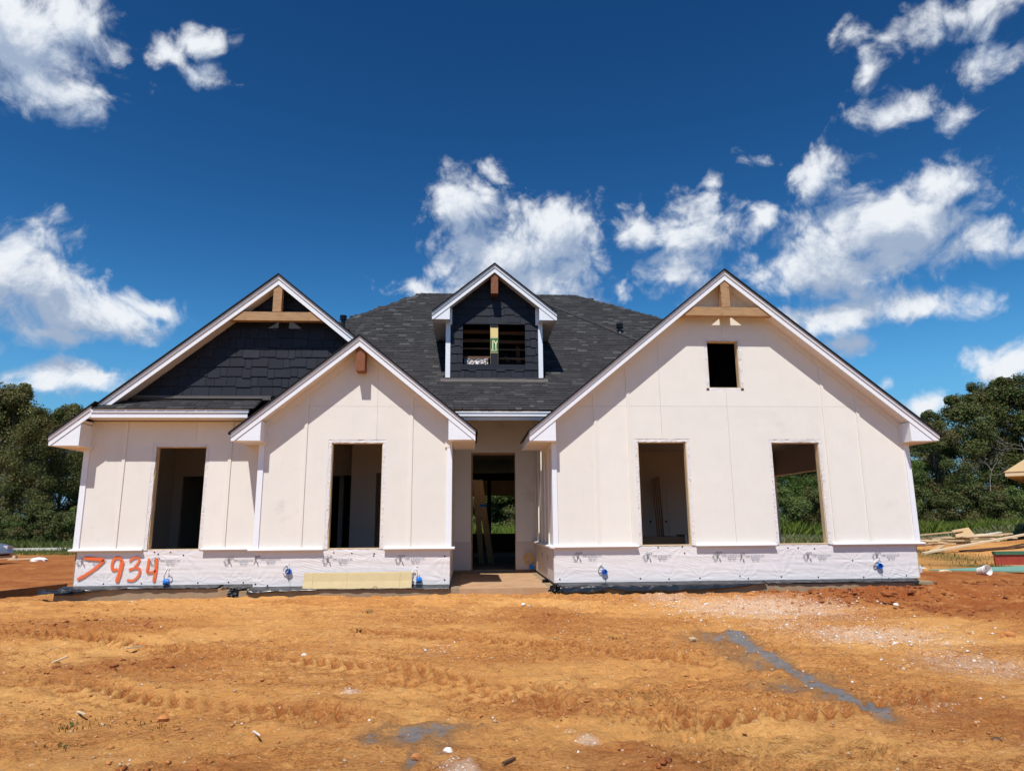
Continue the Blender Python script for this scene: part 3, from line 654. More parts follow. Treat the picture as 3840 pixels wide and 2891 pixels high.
eave_return(roofG, -1.040, GX1-.06, 0, .305, LG, 2.400, 1, 1.38, TG, GX1)
mb = MB().prism([(-3.105, 3.60), (-2.953, 3.60), (-2.953, GT-.185-SL*.099), (GXC, GT-.186), (-3.105, GT-.185-SL*.053)], -.265, -.024); mb.build('ridge_block', 'cedar_dark', roofG)
MB().prism([(.136, 0), (YE, 0), (YE, 4.30), (1.47, 3.14), (1.46, 2.86), (.136, 2.86)][::1], GX1-.13, GX1-.03, 'x').build('side_wall', 'siding', house)

# --- left wing with its pent roof and navy shake gable
roofW = MB().box(-7.6, -4.8, 2.0, 2.05, 2.5, 2.6).build('gable_roof', 'lumber', house)
W_holes = [(-6.70, -5.822, .588, 2.383)]
wallW = wall_core('wing_wall', rect(WX0+.03, WX1+.3, 0, 2.86), W_holes, YW+.03, YW+.135, 'lumber_shade', house)
siding(wallW, rect(WX0+.06, GX0+.02, ZT-.03, 2.83), [(W_holes[0][0]-.052, W_holes[0][1]+.052, 0, W_holes[0][3]+.052)], [-7.236, -6.02, -5.405], [], YW, WX0+.06, GX0+.02)
for x in (-7.236, -5.406): batten(wallW, x, ZT-.01, 2.83, YW)
tape(wallW, W_holes[0], YW)
MB().box(WX0, WX0+.095, YW-.024, YW+.03, ZT-.008, 2.33).build('corner_board', 'trim', wallW)
MB().box(WX0-.002, -7.783, YW-.030, YW+.02, 2.31, 2.83).build('corner_block', 'batten', wallW)
water_table(wallW, WX0-.055, -6.755, YW, 0, 1); water_table(wallW, -5.77, GX0+.0, YW, 1, 0)
WT = 5.504; TW = lambda x: WT-SL*abs(x-WXC); LW = lambda x: TW(x)-.174; YP = .165
for nm, f1, f0, yo in (('rake_board', .062, .174, 0), ('rake_moulding', 0, .062, -.02)):       # short lower rake, then the level eave
    poly = clip(strip(-8.31, -7.665, lambda x: TW(x)-f1, lambda x: TW(x)-f0), 0, -1, -2.356)
    MB().prism(poly, YP+yo, YP+.02).build(nm, 'trim', roofW)
MB().box(-7.664, -5.02, YP, YP+.02, 2.842, 2.930).build('fascia_board', 'trim', roofW)
MB().box(-7.664, -5.00, YP-.02, YP+.018, 2.931, 2.992).build('fascia_moulding', 'trim', roofW)
MB().prism(strip(-8.34, -7.60, lambda x: TW(x)+.03, lambda x: TW(x)-.0), YP-.045, YW-.32).build('roof_slope', 'roof_deck', roofW)
eave_return(roofW, -8.31, -7.818, YW, .41, LW, 2.356, -1, 9.0, TW, WX0)
MB().box(-7.80, GX0-.002, YP+.021, YW-.002, 2.846, 2.858).build('eave_soffit', 'soffit', roofW)
MB().prism(clip(strip(-8.25, -7.80, lambda x: LW(x)+.045, lambda x: LW(x)+.03), 0, -1, -2.4), YP+.021, YW-.032).build('rake_soffit', 'soffit', roofW)
MB().slab([(-7.66, YP-.03, 2.988), (-4.9, YP-.03, 2.988), (-4.9, YW+.01, 3.225), (-7.66, YW+.01, 3.225)], .012).build('pent_deck', 'roof_deck', roofW)
MB().box(-7.2, -4.75, YW-.03, YW+.0, 3.225, 3.30).build('flashing', 'flashing', roofW)
MB().slab([(-7.4, YW-.075, 3.242), (-4.9, YW-.075, 3.242), (-4.9, YW-.03, 3.265), (-7.4, YW-.03, 3.265)], .004).build('flashing', 'flashing', roofW)
shakeW = wall_core('shake_gable', clip(gable_region(-7.3, -2.0, 3.20, WXC, WT-.14), 0, -1, -3.2), [], YW+.012, YW+.10, 'shake', house)
gable_trim(shakeW, roofW, WXC, WT, -7.645, -2.75, YW, .305, zb=3.075, fr=False, yback=4.3, deck_l=-8.34, deck_r=-2.75)
MB().prism(strip(-8.34, WXC, lambda x: TW(x)+.034, lambda x: TW(x)+.002), 4.3, 12.5).build('roof_slope', 'roof_deck', roofW)
gable_truss(WXC, WT-.174, .290, -5.50, -3.82, -5.30, -4.02, 4.650, 4.812, -4.742, -4.588, 'cedar', .13)
sh_rng = random.Random(11)
def shakes(parent, x0, x1, z0, z1, row, y, xc, zl, holes):
    z = z0; k = 0
    while z < z1:
        x = x0-sh_rng.random()*.2
        while x < x1:
            w = sh_rng.choice([.12, .16, .19, .22, .27, .30]); dz = sh_rng.choice([0, 0, .02, .032])
            p = clip_rect(rect(x+.003, x+w-.003, z-dz, z+row+.05), x0, x1, z0-.04, 99)
            if len(p) > 2: p = clip(p, -SL, 1, zl-SL*xc)
            if len(p) > 2: p = clip(p, SL, 1, zl+SL*xc)
            parts = [p] if len(p) > 2 else []
            for h in holes:
                nxt = []
                for q in parts:
                    for r_ in (clip(q, 1, 0, h[0]), clip(q, -1, 0, -h[1]), clip_rect(q, h[0], h[1], h[3], 99), clip_rect(q, h[0], h[1], -9, h[2])):
                        if len(r_) > 2 and abs(area(r_)) > 4e-4: nxt.append(r_)
                parts = nxt
            for q in parts:
                mb = MB(); tt = .010+sh_rng.random()*.006
                if area(q) < 0: q = q[::-1]
                zlo, zhi = min(v[1] for v in q), max(v[1] for v in q); n = len(q)
                ty = lambda v: y-tt*(1-(v[1]-zlo)/(row+.05)) - .002   # each shake tapers up under the next row
                vs = [(v[0], ty(v)-.006*(1-(v[1]-zlo)/(row+.06)), v[1]) for v in q]+[(v[0], y+.011, v[1]) for v in q]
                mb.add(vs, [tuple(range(n)), tuple(range(2*n-1, n-1, -1))]+[(i, i+n, (i+1) % n+n, (i+1) % n) for i in range(n)])
                mb.build('shake', 'shake', parent)
            x += w
        z += row; k += 1
shakes(shakeW, -7.2, -2.6, 3.30, 5.3, .183, YW, WXC, WT-.15, [])
MB().box(WX0+.02, WX0+.12, YW+.136, 12.9, 0, 2.9).build('side_wall', 'siding', house)

# --- main roof
MC = 3.9815-SL*2.38
mz = lambda y: MC+SL*y
Y0, YR = 1.455, 6.43
ridge = [(-2.50, YR, mz(YR)), (1.83, YR, mz(YR))]
front = [(-4.7, Y0, mz(Y0)), (3.6, Y0, mz(Y0)), (5.3, 4.25, mz(4.25)), (1.83, YR, mz(YR)), (-2.5, YR, mz(YR)), (-4.75, 4.50, mz(4.50))]
roofM = MB().slab(front, -.03).build('main_roof', 'roof_deck', house)
zr = mz(YR)
MB().slab([(1.83, YR, zr), (5.3, 4.25, mz(4.25)), (6.9, 6.0, 3.0), (6.9, 12.5, 2.8), (1.83, YR+.5, zr)][:4], .02).build('roof_slope', 'roof_deck', roofM)
MB().slab([(-2.5, YR, zr), (-8.3, 12.9, 2.5), (-8.3, 4.3, 2.5), (-4.75, 4.5, mz(4.5))], .02).build('roof_slope', 'roof_deck', roofM)
MB().slab([(1.83, YR, zr), (7.2, 13.1, 2.5), (-8.3, 13.1, 2.5), (-2.5, YR, zr)], .02).build('roof_slope', 'roof_deck', roofM)
MB().box(-1.42, .75, Y0-.02, Y0, mz(Y0)-.15, mz(Y0)-.055).build('fascia_board', 'trim', roofM)
MB().box(-1.42, .75, Y0-.035, Y0-.021, mz(Y0)-.085, mz(Y0)-.056).build('fascia_moulding', 'trim', roofM)
MB().box(-1.42, .32, Y0+.02, Y0+.10, mz(Y0)-.22, mz(Y0)-.155).build('porch_header', 'soffit', roofM)
sh_rng = random.Random(5)
TONES = [(.034, .033, .0345), (.040, .039, .0405), (.046, .0445, .046), (.037, .036, .0375), (.062, .060, .0605), (.085, .083, .083)]
TP = [.30, .27, .17, .14, .08, .04]
def shingle_tabs(x0, x1, base, up, n_rows, expo, inside, keep):
    base, up = Vector(base), Vector(up).normalized(); nrm = Vector((1, 0, 0)).cross(up).normalized(); out = []
    for r in range(n_rows):
        x = x0-sh_rng.random()*.3
        while x < x1:
            w = sh_rng.choice([.10, .14, .17, .20, .24, .30]); c = base+up*(r*expo)
            a, b = max(x, x0), min(x+w, x1)
            if b-a > .02 and inside((a+b)/2, c.y, c.z): out.append((a, b, c.copy(), sh_rng.choices(range(6), TP)[0], sh_rng.random()))
            x += w
    return out, up, nrm
def tab_mesh(mb, a, b, c, up, nrm, expo, jit, local=False):
    th = .006+.008*jit; k = .004
    o = Vector((0, 0, 0)) if local else Vector((0, c.y, c.z))
    p = lambda x, s_, h: Vector((x, 0, 0))+o+up*s_+nrm*h
    sk = .012*(jit-.5)
    vs = [p(a+k*.5+sk, -k*jit, th+.003), p(b-k*.5-sk, -k*jit*.5, th+.003), p(b-k*.5, expo+.01, .004), p(a+k*.5, expo+.01, .004), p(a+k*.5+sk, 0, -.002), p(b-k*.5-sk, 0, -.002)]
    mb.add(vs, [(0, 1, 2, 3), (4, 5, 1, 0), (4, 0, 3), (1, 5, 2)])
def hip_x(y):                                         # the two hips that bound the front slope
    l = -2.5-(YR-y)*(2.25/1.93); r = 1.83+(YR-y)*(3.47/2.18); return l, r
def in_main(x, y, z):
    l, r = hip_x(y)
    if not (max(l, -4.6) < x < r and Y0-.05 <= y < YR-.02): return False
    if x < -1.44 and GT+.03-SL*abs(x-GXC) > z: return False
    if x > .30 and RT+.03-SL*abs(x-RXC) > z: return False
    if -1.66 < x < .43 and y > YD+.03 and z < 6.53-SL*abs(x+.613)-.0 : return False
    return x > -4.4
EXPO = .098
tabs, up, nrm = shingle_tabs(-4.6, 4.2, (0, Y0-.045, mz(Y0-.045)+.004), (0, 1, SL), 66, EXPO, in_main, None)
def tab_objects(tabs, up, nrm, parent, keep, expo=EXPO):
    cache = {}
    for a, b, c, tone, j in tabs[:keep]:
        wk = round((b-a)*50)/50; jk = round(j*3)/3; key = (wk, tone, jk)
        if key not in cache:
            mb = MB(); tab_mesh(mb, -wk/2, wk/2, c, up, nrm, expo, jk, True)
            o = mb.build('shingle', 'shingle', parent, col=TONES[tone]+(1,)); cache[key] = o.data
        else: o = link('shingle', cache[key], parent)
        o.location = ((a+b)/2, c.y, c.z)
    rest = tabs[keep:]
    if rest:
        mb, cols = MB(), []
        for a, b, c, tone, j in rest:
            n0 = len(mb.v); tab_mesh(mb, a, b, c, up, nrm, expo, j); cols += [TONES[tone]+(1,)]*(len(mb.v)-n0)
        mb.build('shingle_field', 'shingle', parent, col=cols, kind='stuff')
tabs.sort(key=lambda t_: (Vector((t_[0], t_[2].y, t_[2].z))-Vector(CAM)).length)
tab_objects(tabs, up, nrm, roofM, 290)
upP = Vector((0, YW+.01-YP+.03, 3.225-2.988)).normalized()
ptabs, u2, n2 = shingle_tabs(-7.64, -4.92, (0, YP-.045, 2.992), upP, 4, .125, lambda x, y, z: not (x > -5.15 and TG(x)+.03 > z), None)
tab_objects(ptabs, u2, n2, roofW, 999, .125)
# hip and ridge caps
def caps(a, b, w, n, parent, lift=.012, side=None):
    a, b = Vector(a), Vector(b); d = (b-a)/n; dn = d.normalized()
    f = Vector((1, 0, 0)).cross(Vector((0, 1, SL)).normalized()).normalized()
    s_ = dn.cross(f).normalized()
    if s_.y*SL+s_.z > 0: s_ = -s_                     # the wing that lies on the front slope, pointing downhill
    for k in range(n):
        p, q = a+d*k, a+d*(k+1.15); t_ = sh_rng.choices(range(6), TP)[0]
        vs = [p+f*(lift+.014), q+f*lift, q+s_*w+f*(lift-.004), p+s_*w+f*(lift+.012), p+f*-.01, q+f*-.01, p+s_*w+f*-.002, q+s_*w+f*-.002]
        MB().add(vs, [(0, 1, 2, 3), (3, 2, 7, 6), (0, 3, 6, 4), (0, 4, 5, 1)]).build('ridge_cap', 'shingle', parent, col=TONES[t_]+(1,))
caps(ridge[0], (-4.6, 4.629, mz(4.629)), .13, 14, roofM)
caps(ridge[1], (5.1, 4.376, mz(4.376)), .10, 18, roofM)
caps(ridge[0], ridge[1], .10, 22, roofM)
caps((-.40, 7.05-.0, mz(6.40))[:0] or (.62, 6.10, mz(6.10)), (3.0, 3.92, mz(3.92)), -.13, 15, roofM, lift=.022)
# plumbing vents
def vent(x, y, z, h, label):
    t_ = thing('roof_vent', label, 'vent pipe', (x, y, z))
    MB().cyl((0, 0, -.35), (0, 0, 1), .048, h+.35, 16).build('pipe', 'pipe_black', t_)
    MB().lathe((0, 0, h-.03), [(.05, 0), (.088, .0), (.088, .022), (.055, .026), (.055, .052), (.082, .055), (.086, .10), (.05, .115), (.0, .118)]).build('cap', 'pipe_black', t_)
    MB().lathe((0, 0, 0), [(.10, -.10), (.075, -.02), (.05, .03)]).build('boot', 'pipe_black', t_)
    return t_
pv = at_y(2325, 1253, 4.39); vent(pv[0], 4.39, mz(4.39), .17, 'black plumbing vent on the roof slope beside the right gable')
pv = at_y(1286, 1225, 4.2); vent(pv[0], 4.2, pv[2]-.02, .22, 'black plumbing vent rising behind the left gable peak')

# --- dormer
DX0, DX1, DXC, DT = -1.662, .436, -.613, 6.499
dorm = wall_core('dormer', gable_region(DX0+.02, DX1-.02, 3.93, DXC, DT-.13), [(-1.295, -.70, 4.345, 5.235), (-.53, .058, 4.342, 5.243)], YD+.012, YD+.09, 'shake', house)
shakes(dorm, DX0+.08, DX1-.08, 4.05, 6.4, .176, YD, DXC, DT-.15, [(-1.295, .058, 4.25, 5.24)])
MB().box(-1.295, .058, YD-.008, YD+.012, 4.235, 4.343).build('sill_board', 'shake', dorm)
for xa, xb in ((DX0, DX0+.10), (DX1-.096, DX1)): MB().box(xa, xb, YD-.03, YD+.03, 4.045, 5.25).build('corner_board', 'trim', dorm)
MB().box(DX0-.003, DX0+.135, YD-.034, YD+.02, 5.222, DT-.174-.0-SL*(DXC-DX0-.135)).build('corner_block', 'trim', dorm)
MB().box(DX1-.15, DX1+.003, YD-.034, YD+.02, 5.222, DT-.174-.0-SL*(DX1-.15-DXC)).build('corner_block', 'trim', dorm)
TD, LD = gable_trim(dorm, dorm, DXC, DT, -1.948, .722, YD, .30, zb=5.258, fr=False, yback=5.6)
eave_return(dorm, -1.948, DX0+.09, YD, .30, LD, 5.258, -1, 4.0, TD, DX0)
eave_return(dorm, .722, DX1-.09, YD, .30, LD, 5.258, 1, 4.0, TD, DX1)
for x in (DX0+.02, DX1-.06): MB().box(x, x+.04, YD+.03, 5.0, 3.9, 5.3).build('cheek_wall', 'shake', dorm)
MB().slab([(DX0-.1, YD-.10, mz(YD-.10)+.02), (DX1+.1, YD-.10, mz(YD-.10)+.02), (DX1+.1, YD, mz(YD)+.03), (DX0-.1, YD, mz(YD)+.03)], .005).build('flashing', 'flashing', dorm)
MB().box(DX0+.02, DX1-.02, YD-.02, YD+.012, 3.985, 4.045).build('flashing', 'flashing', dorm)
MB().prism([(-.692, 5.856), (-.538, 5.856), (-.538, LD(-.538)-.012), (DXC, LD(DXC)-.012), (-.692, LD(-.692)-.012)], YD-.27, YD-.016).build('ridge_block', 'cedar_dark', dorm)
mull = MB().box(-.698, -.532, YD-.004, YD+.10, 4.345, 5.235).build('mullion', 'label_yellow', dorm)
MB().box(-.696, -.534, YD-.007, YD-.0045, 5.165, 5.232).build('mullion_top', 'shake', mull)
MB().box(-.696, -.534, YD-.007, YD-.0045, 4.345, 4.60).build('mullion_foot', 'shake', mull)
MB().box(-.696, -.534, YD-.0065, YD-.0045, 4.615, 4.945).build('print_panel', 'label_green', mull)
MB().box(-.696, -.534, YD-.0085, YD-.0067, 4.925, 4.936).build('print_line', 'label_cream', mull)
def text(body, size, loc, mat, parent, bold=0.0, sx=1.0, name='lettering', clipx=None):
    cu = bpy.data.curves.new('txt', 'FONT'); cu.body = body; cu.size = size; cu.align_x = 'CENTER'; cu.offset = bold; cu.resolution_u = 2
    ob = bpy.data.objects.new('txt', cu); COL.objects.link(ob); dg = bpy.context.evaluated_depsgraph_get(); dg.update()
    me = bpy.data.meshes.new_from_object(ob.evaluated_get(dg)); bpy.data.objects.remove(ob); me.materials.clear(); me.materials.append(MAT[mat])
    for v in me.vertices: v.co = (v.co.x*sx, 0, v.co.y)
    if clipx:
        for v in me.vertices: v.co.x = min(max(v.co.x, clipx[0]), clipx[1])
    o = link(name, me, parent); o.location = loc; return o
text('JY', .245, (-.600, YD-.0095, 4.705), 'label_cream', mull, .006, .62, clipx=(-.093, .066))
text('SUP', .072, (-.606, YD-.0095, 4.638), 'label_cream', mull, .001, .95, clipx=(-.085, .071))
# rough framing seen through the dormer openings
for zz, hh, yy in ((5.17, .075, 2.75), (5.02, .075, 2.95), (4.80, .035, 2.8), (4.58, .04, 2.72), (4.365, .05, 2.60)):
    MB().box(-1.55, -.64, yy, yy+.04, zz-hh/2, zz+hh/2).build('framing', 'framing_dark', dorm); MB().box(-.60, .36, yy+.05, yy+.09, zz-hh/2-.01, zz+hh/2-.01).build('framing', 'framing_dark', dorm)
MB().box(-.5, .33, 3.4, 3.44, 4.66, 4.82).build('framing', 'framing_dark', dorm)
MB().bar((-.33, 3.2, 4.72), (-.10, 3.0, 4.30), .09, .04).build('framing', 'framing_dark', dorm); MB().bar((-.06, 3.2, 5.0), (-.03, 3.0, 4.30), .09, .04).build('framing', 'framing_dark', dorm)
X_, Z_ = np.meshgrid(np.linspace(-1.26, -.74, 60), np.linspace(4.39, 4.55, 20)); N_ = fbm(X_*30, Z_*22, 3, 2)
grid_mesh('foil_sheet', X_, 2.68+.04*N_+.2*(Z_-4.39), Z_, 'foil', dorm)

# --- entry wall, interior
E_door = (-1.095, -.125, -.05, 2.542)
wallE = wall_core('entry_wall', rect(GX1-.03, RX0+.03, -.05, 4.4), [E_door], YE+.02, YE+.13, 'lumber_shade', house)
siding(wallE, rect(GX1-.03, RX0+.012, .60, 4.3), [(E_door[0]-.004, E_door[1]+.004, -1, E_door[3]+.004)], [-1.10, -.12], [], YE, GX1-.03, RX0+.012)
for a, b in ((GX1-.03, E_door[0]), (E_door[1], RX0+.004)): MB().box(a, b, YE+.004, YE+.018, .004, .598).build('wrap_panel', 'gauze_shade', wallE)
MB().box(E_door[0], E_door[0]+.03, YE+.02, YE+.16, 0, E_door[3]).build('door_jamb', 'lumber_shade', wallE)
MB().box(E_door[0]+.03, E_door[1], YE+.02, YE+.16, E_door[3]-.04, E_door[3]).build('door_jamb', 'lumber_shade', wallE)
inn = MB().box(-7.8, -1.47, .72, 13, 2.745, 2.80).box(.44, 6.66, .14, 13, 2.745, 2.80).box(-1.46, .43, 3.53, 13, 2.747, 2.80).build('ceiling', 'drywall', house)
wall_core('partition', rect(-7.79, -4.0, 0, 2.74), [(-7.58, -6.75, 0, 2.08), (-4.85, -4.1, 0, 2.08)], 4.0, 4.12, 'drywall', house)
wall_core('partition', rect(-4.62, -1.57, 0, 2.74), [(-4.25, -3.64, .0, 2.07)], 3.60, 3.72, 'drywall', house)
wall_core('partition', rect(-3.58, -1.57, 0, 2.74), [(-3.07, -2.2, 0, 2.04)], 2.5, 2.6, 'drywall', house)
wall_core('partition', rect(.138, 4.0, 0, 2.74), [], -4.69, -4.59, 'drywall', house, ax='x')
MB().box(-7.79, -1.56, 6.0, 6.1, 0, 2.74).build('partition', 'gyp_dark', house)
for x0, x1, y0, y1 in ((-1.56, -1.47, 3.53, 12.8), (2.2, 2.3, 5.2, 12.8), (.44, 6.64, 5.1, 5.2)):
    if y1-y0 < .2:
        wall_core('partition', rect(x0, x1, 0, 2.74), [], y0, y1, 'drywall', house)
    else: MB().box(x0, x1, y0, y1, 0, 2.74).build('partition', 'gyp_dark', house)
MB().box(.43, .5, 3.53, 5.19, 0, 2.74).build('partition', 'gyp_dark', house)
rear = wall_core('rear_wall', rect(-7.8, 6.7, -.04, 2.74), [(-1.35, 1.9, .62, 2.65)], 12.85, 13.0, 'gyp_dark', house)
MB().box(-.50, -.36, 12.86, 12.99, .62, 2.65).build('mullion', 'gyp_dark', rear)
MB().box(.55, .62, 12.86, 12.99, .62, 2.65).build('mullion', 'gyp_dark', rear)
MB().box(-4, 4, 14.6, 14.72, 2.02, 2.9).build('patio_header', 'osb', rear)
MB().box(-4, 4, 13.01, 14.6, 2.9, 2.96).build('patio_ceiling', 'osb', rear)
for x in (-3.9, 3.8): MB().box(x, x+.14, 14.6, 14.72, -.2, 2.02).build('patio_post', 'lumber_shade', rear)

# ------------------------------------------------------------------ house wrap, its print, nails and spray paint
def pix(px, py, y): p = at_y(px, py, y); return p[0], p[2]
def frompx(o, s, lst): return [(o[0]+a/s, o[1]+b/s)+tuple(r) for a, b, *r in lst]
NAILS = {
    'W': frompx((240, 2050), 5.027, [(290, 608, 'nail_black'), (748, 697, 'nail_blue'), (1463, 690, 'nail_black'), (1780, 135, 'nail_blue'), (1710, 98, 'nail_red'), (2013, 100, 'nail_red')])
    + frompx((0, 1500), 2.081, [(1545, 1425, 'nail_black'), (1785, 1420, 'nail_black'), (1900, 1423, 'nail_black'), (1433, 1210, 'nail_black')]),
    'G': frompx((800, 1700), 2.212, [(350, 1083, 'nail_black'), (450, 1095, 'nail_black'), (1000, 822, 'nail_red'), (1150, 825, 'nail_blue'), (1335, 830, 'nail_blue'), (1330, 848, 'nail_red'), (1918, 1047, 'nail_black'), (1920, 852, 'nail_black')]),
    'R': frompx((1950, 1550), 2.212, [(330, 1375, 'nail_black'), (998, 1368, 'nail_black'), (1235, 1372, 'nail_blue'), (1492, 1365, 'nail_black'), (1145, 1112, 'nail_blue'), (1345, 1105, 'nail_blue'), (1365, 1158, 'nail_red')])
    + frompx((2760, 2050), 3.0722, [(43, 338, 'nail_black'), (140, 365, 'nail_black'), (520, 343, 'nail_blue'), (946, 348, 'nail_blue'), (1468, 348, 'nail_blue'), (1757, 365, 'nail_blue'), (1960, 332, 'nail_black'), (1340, 157, 'nail_blue'), (595, 12, 'nail_blue'), (713, 12, 'nail_blue'), (902, 20, 'nail_blue')]),
}
def wrap(parent, key, x0, x1, y):
    nn = [(pix(a, b, y), m_) for a, b, m_ in NAILS[key]]
    nx = int((x1-x0)/.014); X, Zz = np.meshgrid(np.linspace(x0, x1, nx), np.linspace(.004, ZT-.03, 46))
    a = X*.92+Zz*.38
    d = .0045*np.abs(fbm(X*3.2-Zz*1.5, Zz*16+X*2.0, 3, 1))+.0035*fbm(X*1.3, Zz*24, 3, 2)
    d += .0035*np.clip(fbm(X*1.1, Zz*2.2, 2, 3)+.15, 0, 1)*np.sin(Zz*150+X*36+7*fbm(X*2, Zz*3, 2, 4))
    for (nx_, nz_), m_ in nn:
        if m_ == 'nail_red': continue
        r = np.hypot(X-nx_, Zz-nz_)+1e-6; th = np.arctan2(Zz-nz_, X-nx_)
        d += .0032*np.exp(-r/(.12+.10*abs(math.sin(nx_*7))))*np.clip(r/.03, 0, 1)*np.sin(th*11+3*fbm(X*3, Zz*3, 1, 2)+nx_*5)
    d *= np.clip((Zz-.0)/.03, 0, 1)*.9+.1
    o = grid_mesh('house_wrap', X, y-.004-d-.003, Zz, 'gauze', parent)
    for (nx_, nz_), m_ in nn:
        MB().lathe((0, 0, 0), [(.0, .006), (.008, .006), (.0135, .003), (.0145, 0)], 10).build('cap_nail', m_, o, loc=(nx_, y-.008, nz_), rot=(math.pi/2, 0, 0))
    return o
BY = .024
wrapW = wrap(wallW, 'W', -7.862, GX0-.004, YW+BY); wrapG = wrap(wallG, 'G', -4.696, -1.463, BY); wrapR = wrap(wallR, 'R', .312, 6.742, BY)
MB().box(6.742, 6.765, BY, .2, .004, ZT-.05).build('wrap_edge', 'foam', wallR)
def stroke(mb, p, q, w, y):
    p, q = Vector((p[0], y, p[1])), Vector((q[0], y, q[1])); d = (q-p).normalized(); n = Vector((-d.z, 0, d.x))*w/2
    mb.add([p-n, q-n, q+n, p+n], [(0, 1, 2, 3)])
def print_mark(parent, px, py, y, ink='ink', words=True, part=False):
    x, z = pix(px, py, y); s_ = .09; yy = y-.021; mb = MB()
    L = [((-.9, .05), (0, .82)), ((0, .82), (.45, .42)), ((.5, .42), (.5, .78)), ((.5, .78), (.8, .78)), ((.8, .78), (.8, .35)), ((-1.0, -.1), (-.62, -.1)), ((-.62, -.1), (-.62, -.75)), ((-.62, -.75), (-.15, -.75)), ((-.15, -.72), (.02, -.2)), ((-.45, -.35), (-.3, -.6))]
    if part: L = [l for l in L if l[0][0] >= -.2 and l[1][0] >= -.2]
    for a, b in L: stroke(mb, (x+a[0]*s_, z+a[1]*s_), (x+b[0]*s_, z+b[1]*s_), .0085, yy)
    hat = [(-.12, .25), (.22, .25), (.22, .52), (-.12, .52)]; brim = [(-.25, .18), (.35, .18), (.35, .26), (-.25, .26)]; face = [(-.1, -.12), (.2, -.18), (.3, .05), (.2, .16), (-.1, .16), (-.18, 0)]; leaf = [(.35, -.25), (.55, -.4), (.75, -.95), (.5, -.75), (.38, -.5)]
    for k_, poly in enumerate((hat, brim, face, leaf)):
        if part and k_ < 3: poly = [(max(a, 0), b) for a, b in poly]
        mb.add([(x+a*s_, yy-.0004*k_, z+b*s_) for a, b in poly], [tuple(range(len(poly)))])
    o = mb.build('print_mark', ink, parent)
    if words:
        text('PERMA "R" PRODUCTS, INC.', .026, (x+.255, yy, z+.012), ink, o, .0006, 1.02)
        text('800-647-6130', .026, (x+.26, yy, z-.024), 'ink_blue' if ink == 'ink' else ink, o, .0006, 1.05)
        text('ESR - 2514', .026, (x+.26, yy, z-.060), ink, o, .0006, 1.05)
for px, py in ((308, 2108), (583, 2106), (858, 2104)): print_mark(wrapW, px, py, YW+BY)
print_mark(wrapG, 957, 2100, BY, part=True)
for px, py in ((1228, 2101), (1500, 2098)): print_mark(wrapG, px, py, BY)
for px, py in ((2165, 2087), (2427, 2087), (2688, 2086), (3027, 2086), (3285, 2085)): print_mark(wrapR, px, py, BY)
print_mark(wrapR, 2776, 2088, BY, part=True)
for yy in (.9, 1.9):                                  # the print repeats on the porch side
    MB().box(.2965, .3015, yy-.07, yy+.07, .40, .405).box(.2965, .3015, yy-.02, yy+.03, .33, .42).build('print_mark', 'ink', sideR)
def spray(parent, pts, w, y):
    P = [Vector((q[0], 0, q[1])) for q in (pix(240+a/5.027, 2050+b/5.027, y) for a, b in pts)]; R = []
    for i in range(len(P)-1):
        for k in range(6): R.append(P[i].lerp(P[i+1], k/6))
    R.append(P[-1])
    for _ in range(3): R = [R[0]]+[(R[i-1]+R[i]*2+R[i+1])/4 for i in range(1, len(R)-1)]+[R[-1]]
    w = w/5.027*12.4/FPX; vs, cols = [], []
    for i, p in enumerate(R):
        d = (R[min(i+1, len(R)-1)]-R[max(i-1, 0)]).normalized(); n = Vector((-d.z, 0, d.x)); e = .0 if i in (0, len(R)-1) else (.8 if i in (1, len(R)-2) else 1)
        for k in range(5):
            t_ = (k-2)/2; q = p+n*t_*w*.72; vs.append((q.x, y-.026, q.z)); c = (1-abs(t_)**1.6)*e; cols.append((c, c, c, 1))
    fs = [(i*5+k, i*5+k+1, i*5+k+6, i*5+k+5) for i in range(len(R)-1) for k in range(4)]
    MB().add(vs, fs).build('spray_stroke', 'spray', parent, col=cols)
for pts, w in (([(375, 205), (560, 222), (790, 248)], 62), ([(785, 240), (700, 320), (600, 410), (430, 525), (245, 622)], 52),
               ([(1112, 262), (1065, 205), (990, 198), (935, 260), (915, 345), (925, 425), (965, 440), (1030, 410)], 46), ([(1115, 250), (1098, 340), (1062, 500), (1000, 685)], 72),
               ([(1235, 275), (1310, 215), (1390, 190), (1445, 235), (1400, 315), (1330, 385)], 34), ([(1225, 440), (1310, 402), (1400, 388), (1448, 430), (1430, 515), (1380, 590), (1300, 640), (1185, 622)], 40),
               ([(1618, 205), (1602, 330), (1568, 492)], 44), ([(1562, 492), (1680, 470), (1745, 448)], 40), ([(1760, 195), (1752, 330), (1737, 480), (1698, 675)], 54)):
    spray(wrapW, pts, w, YW+BY)

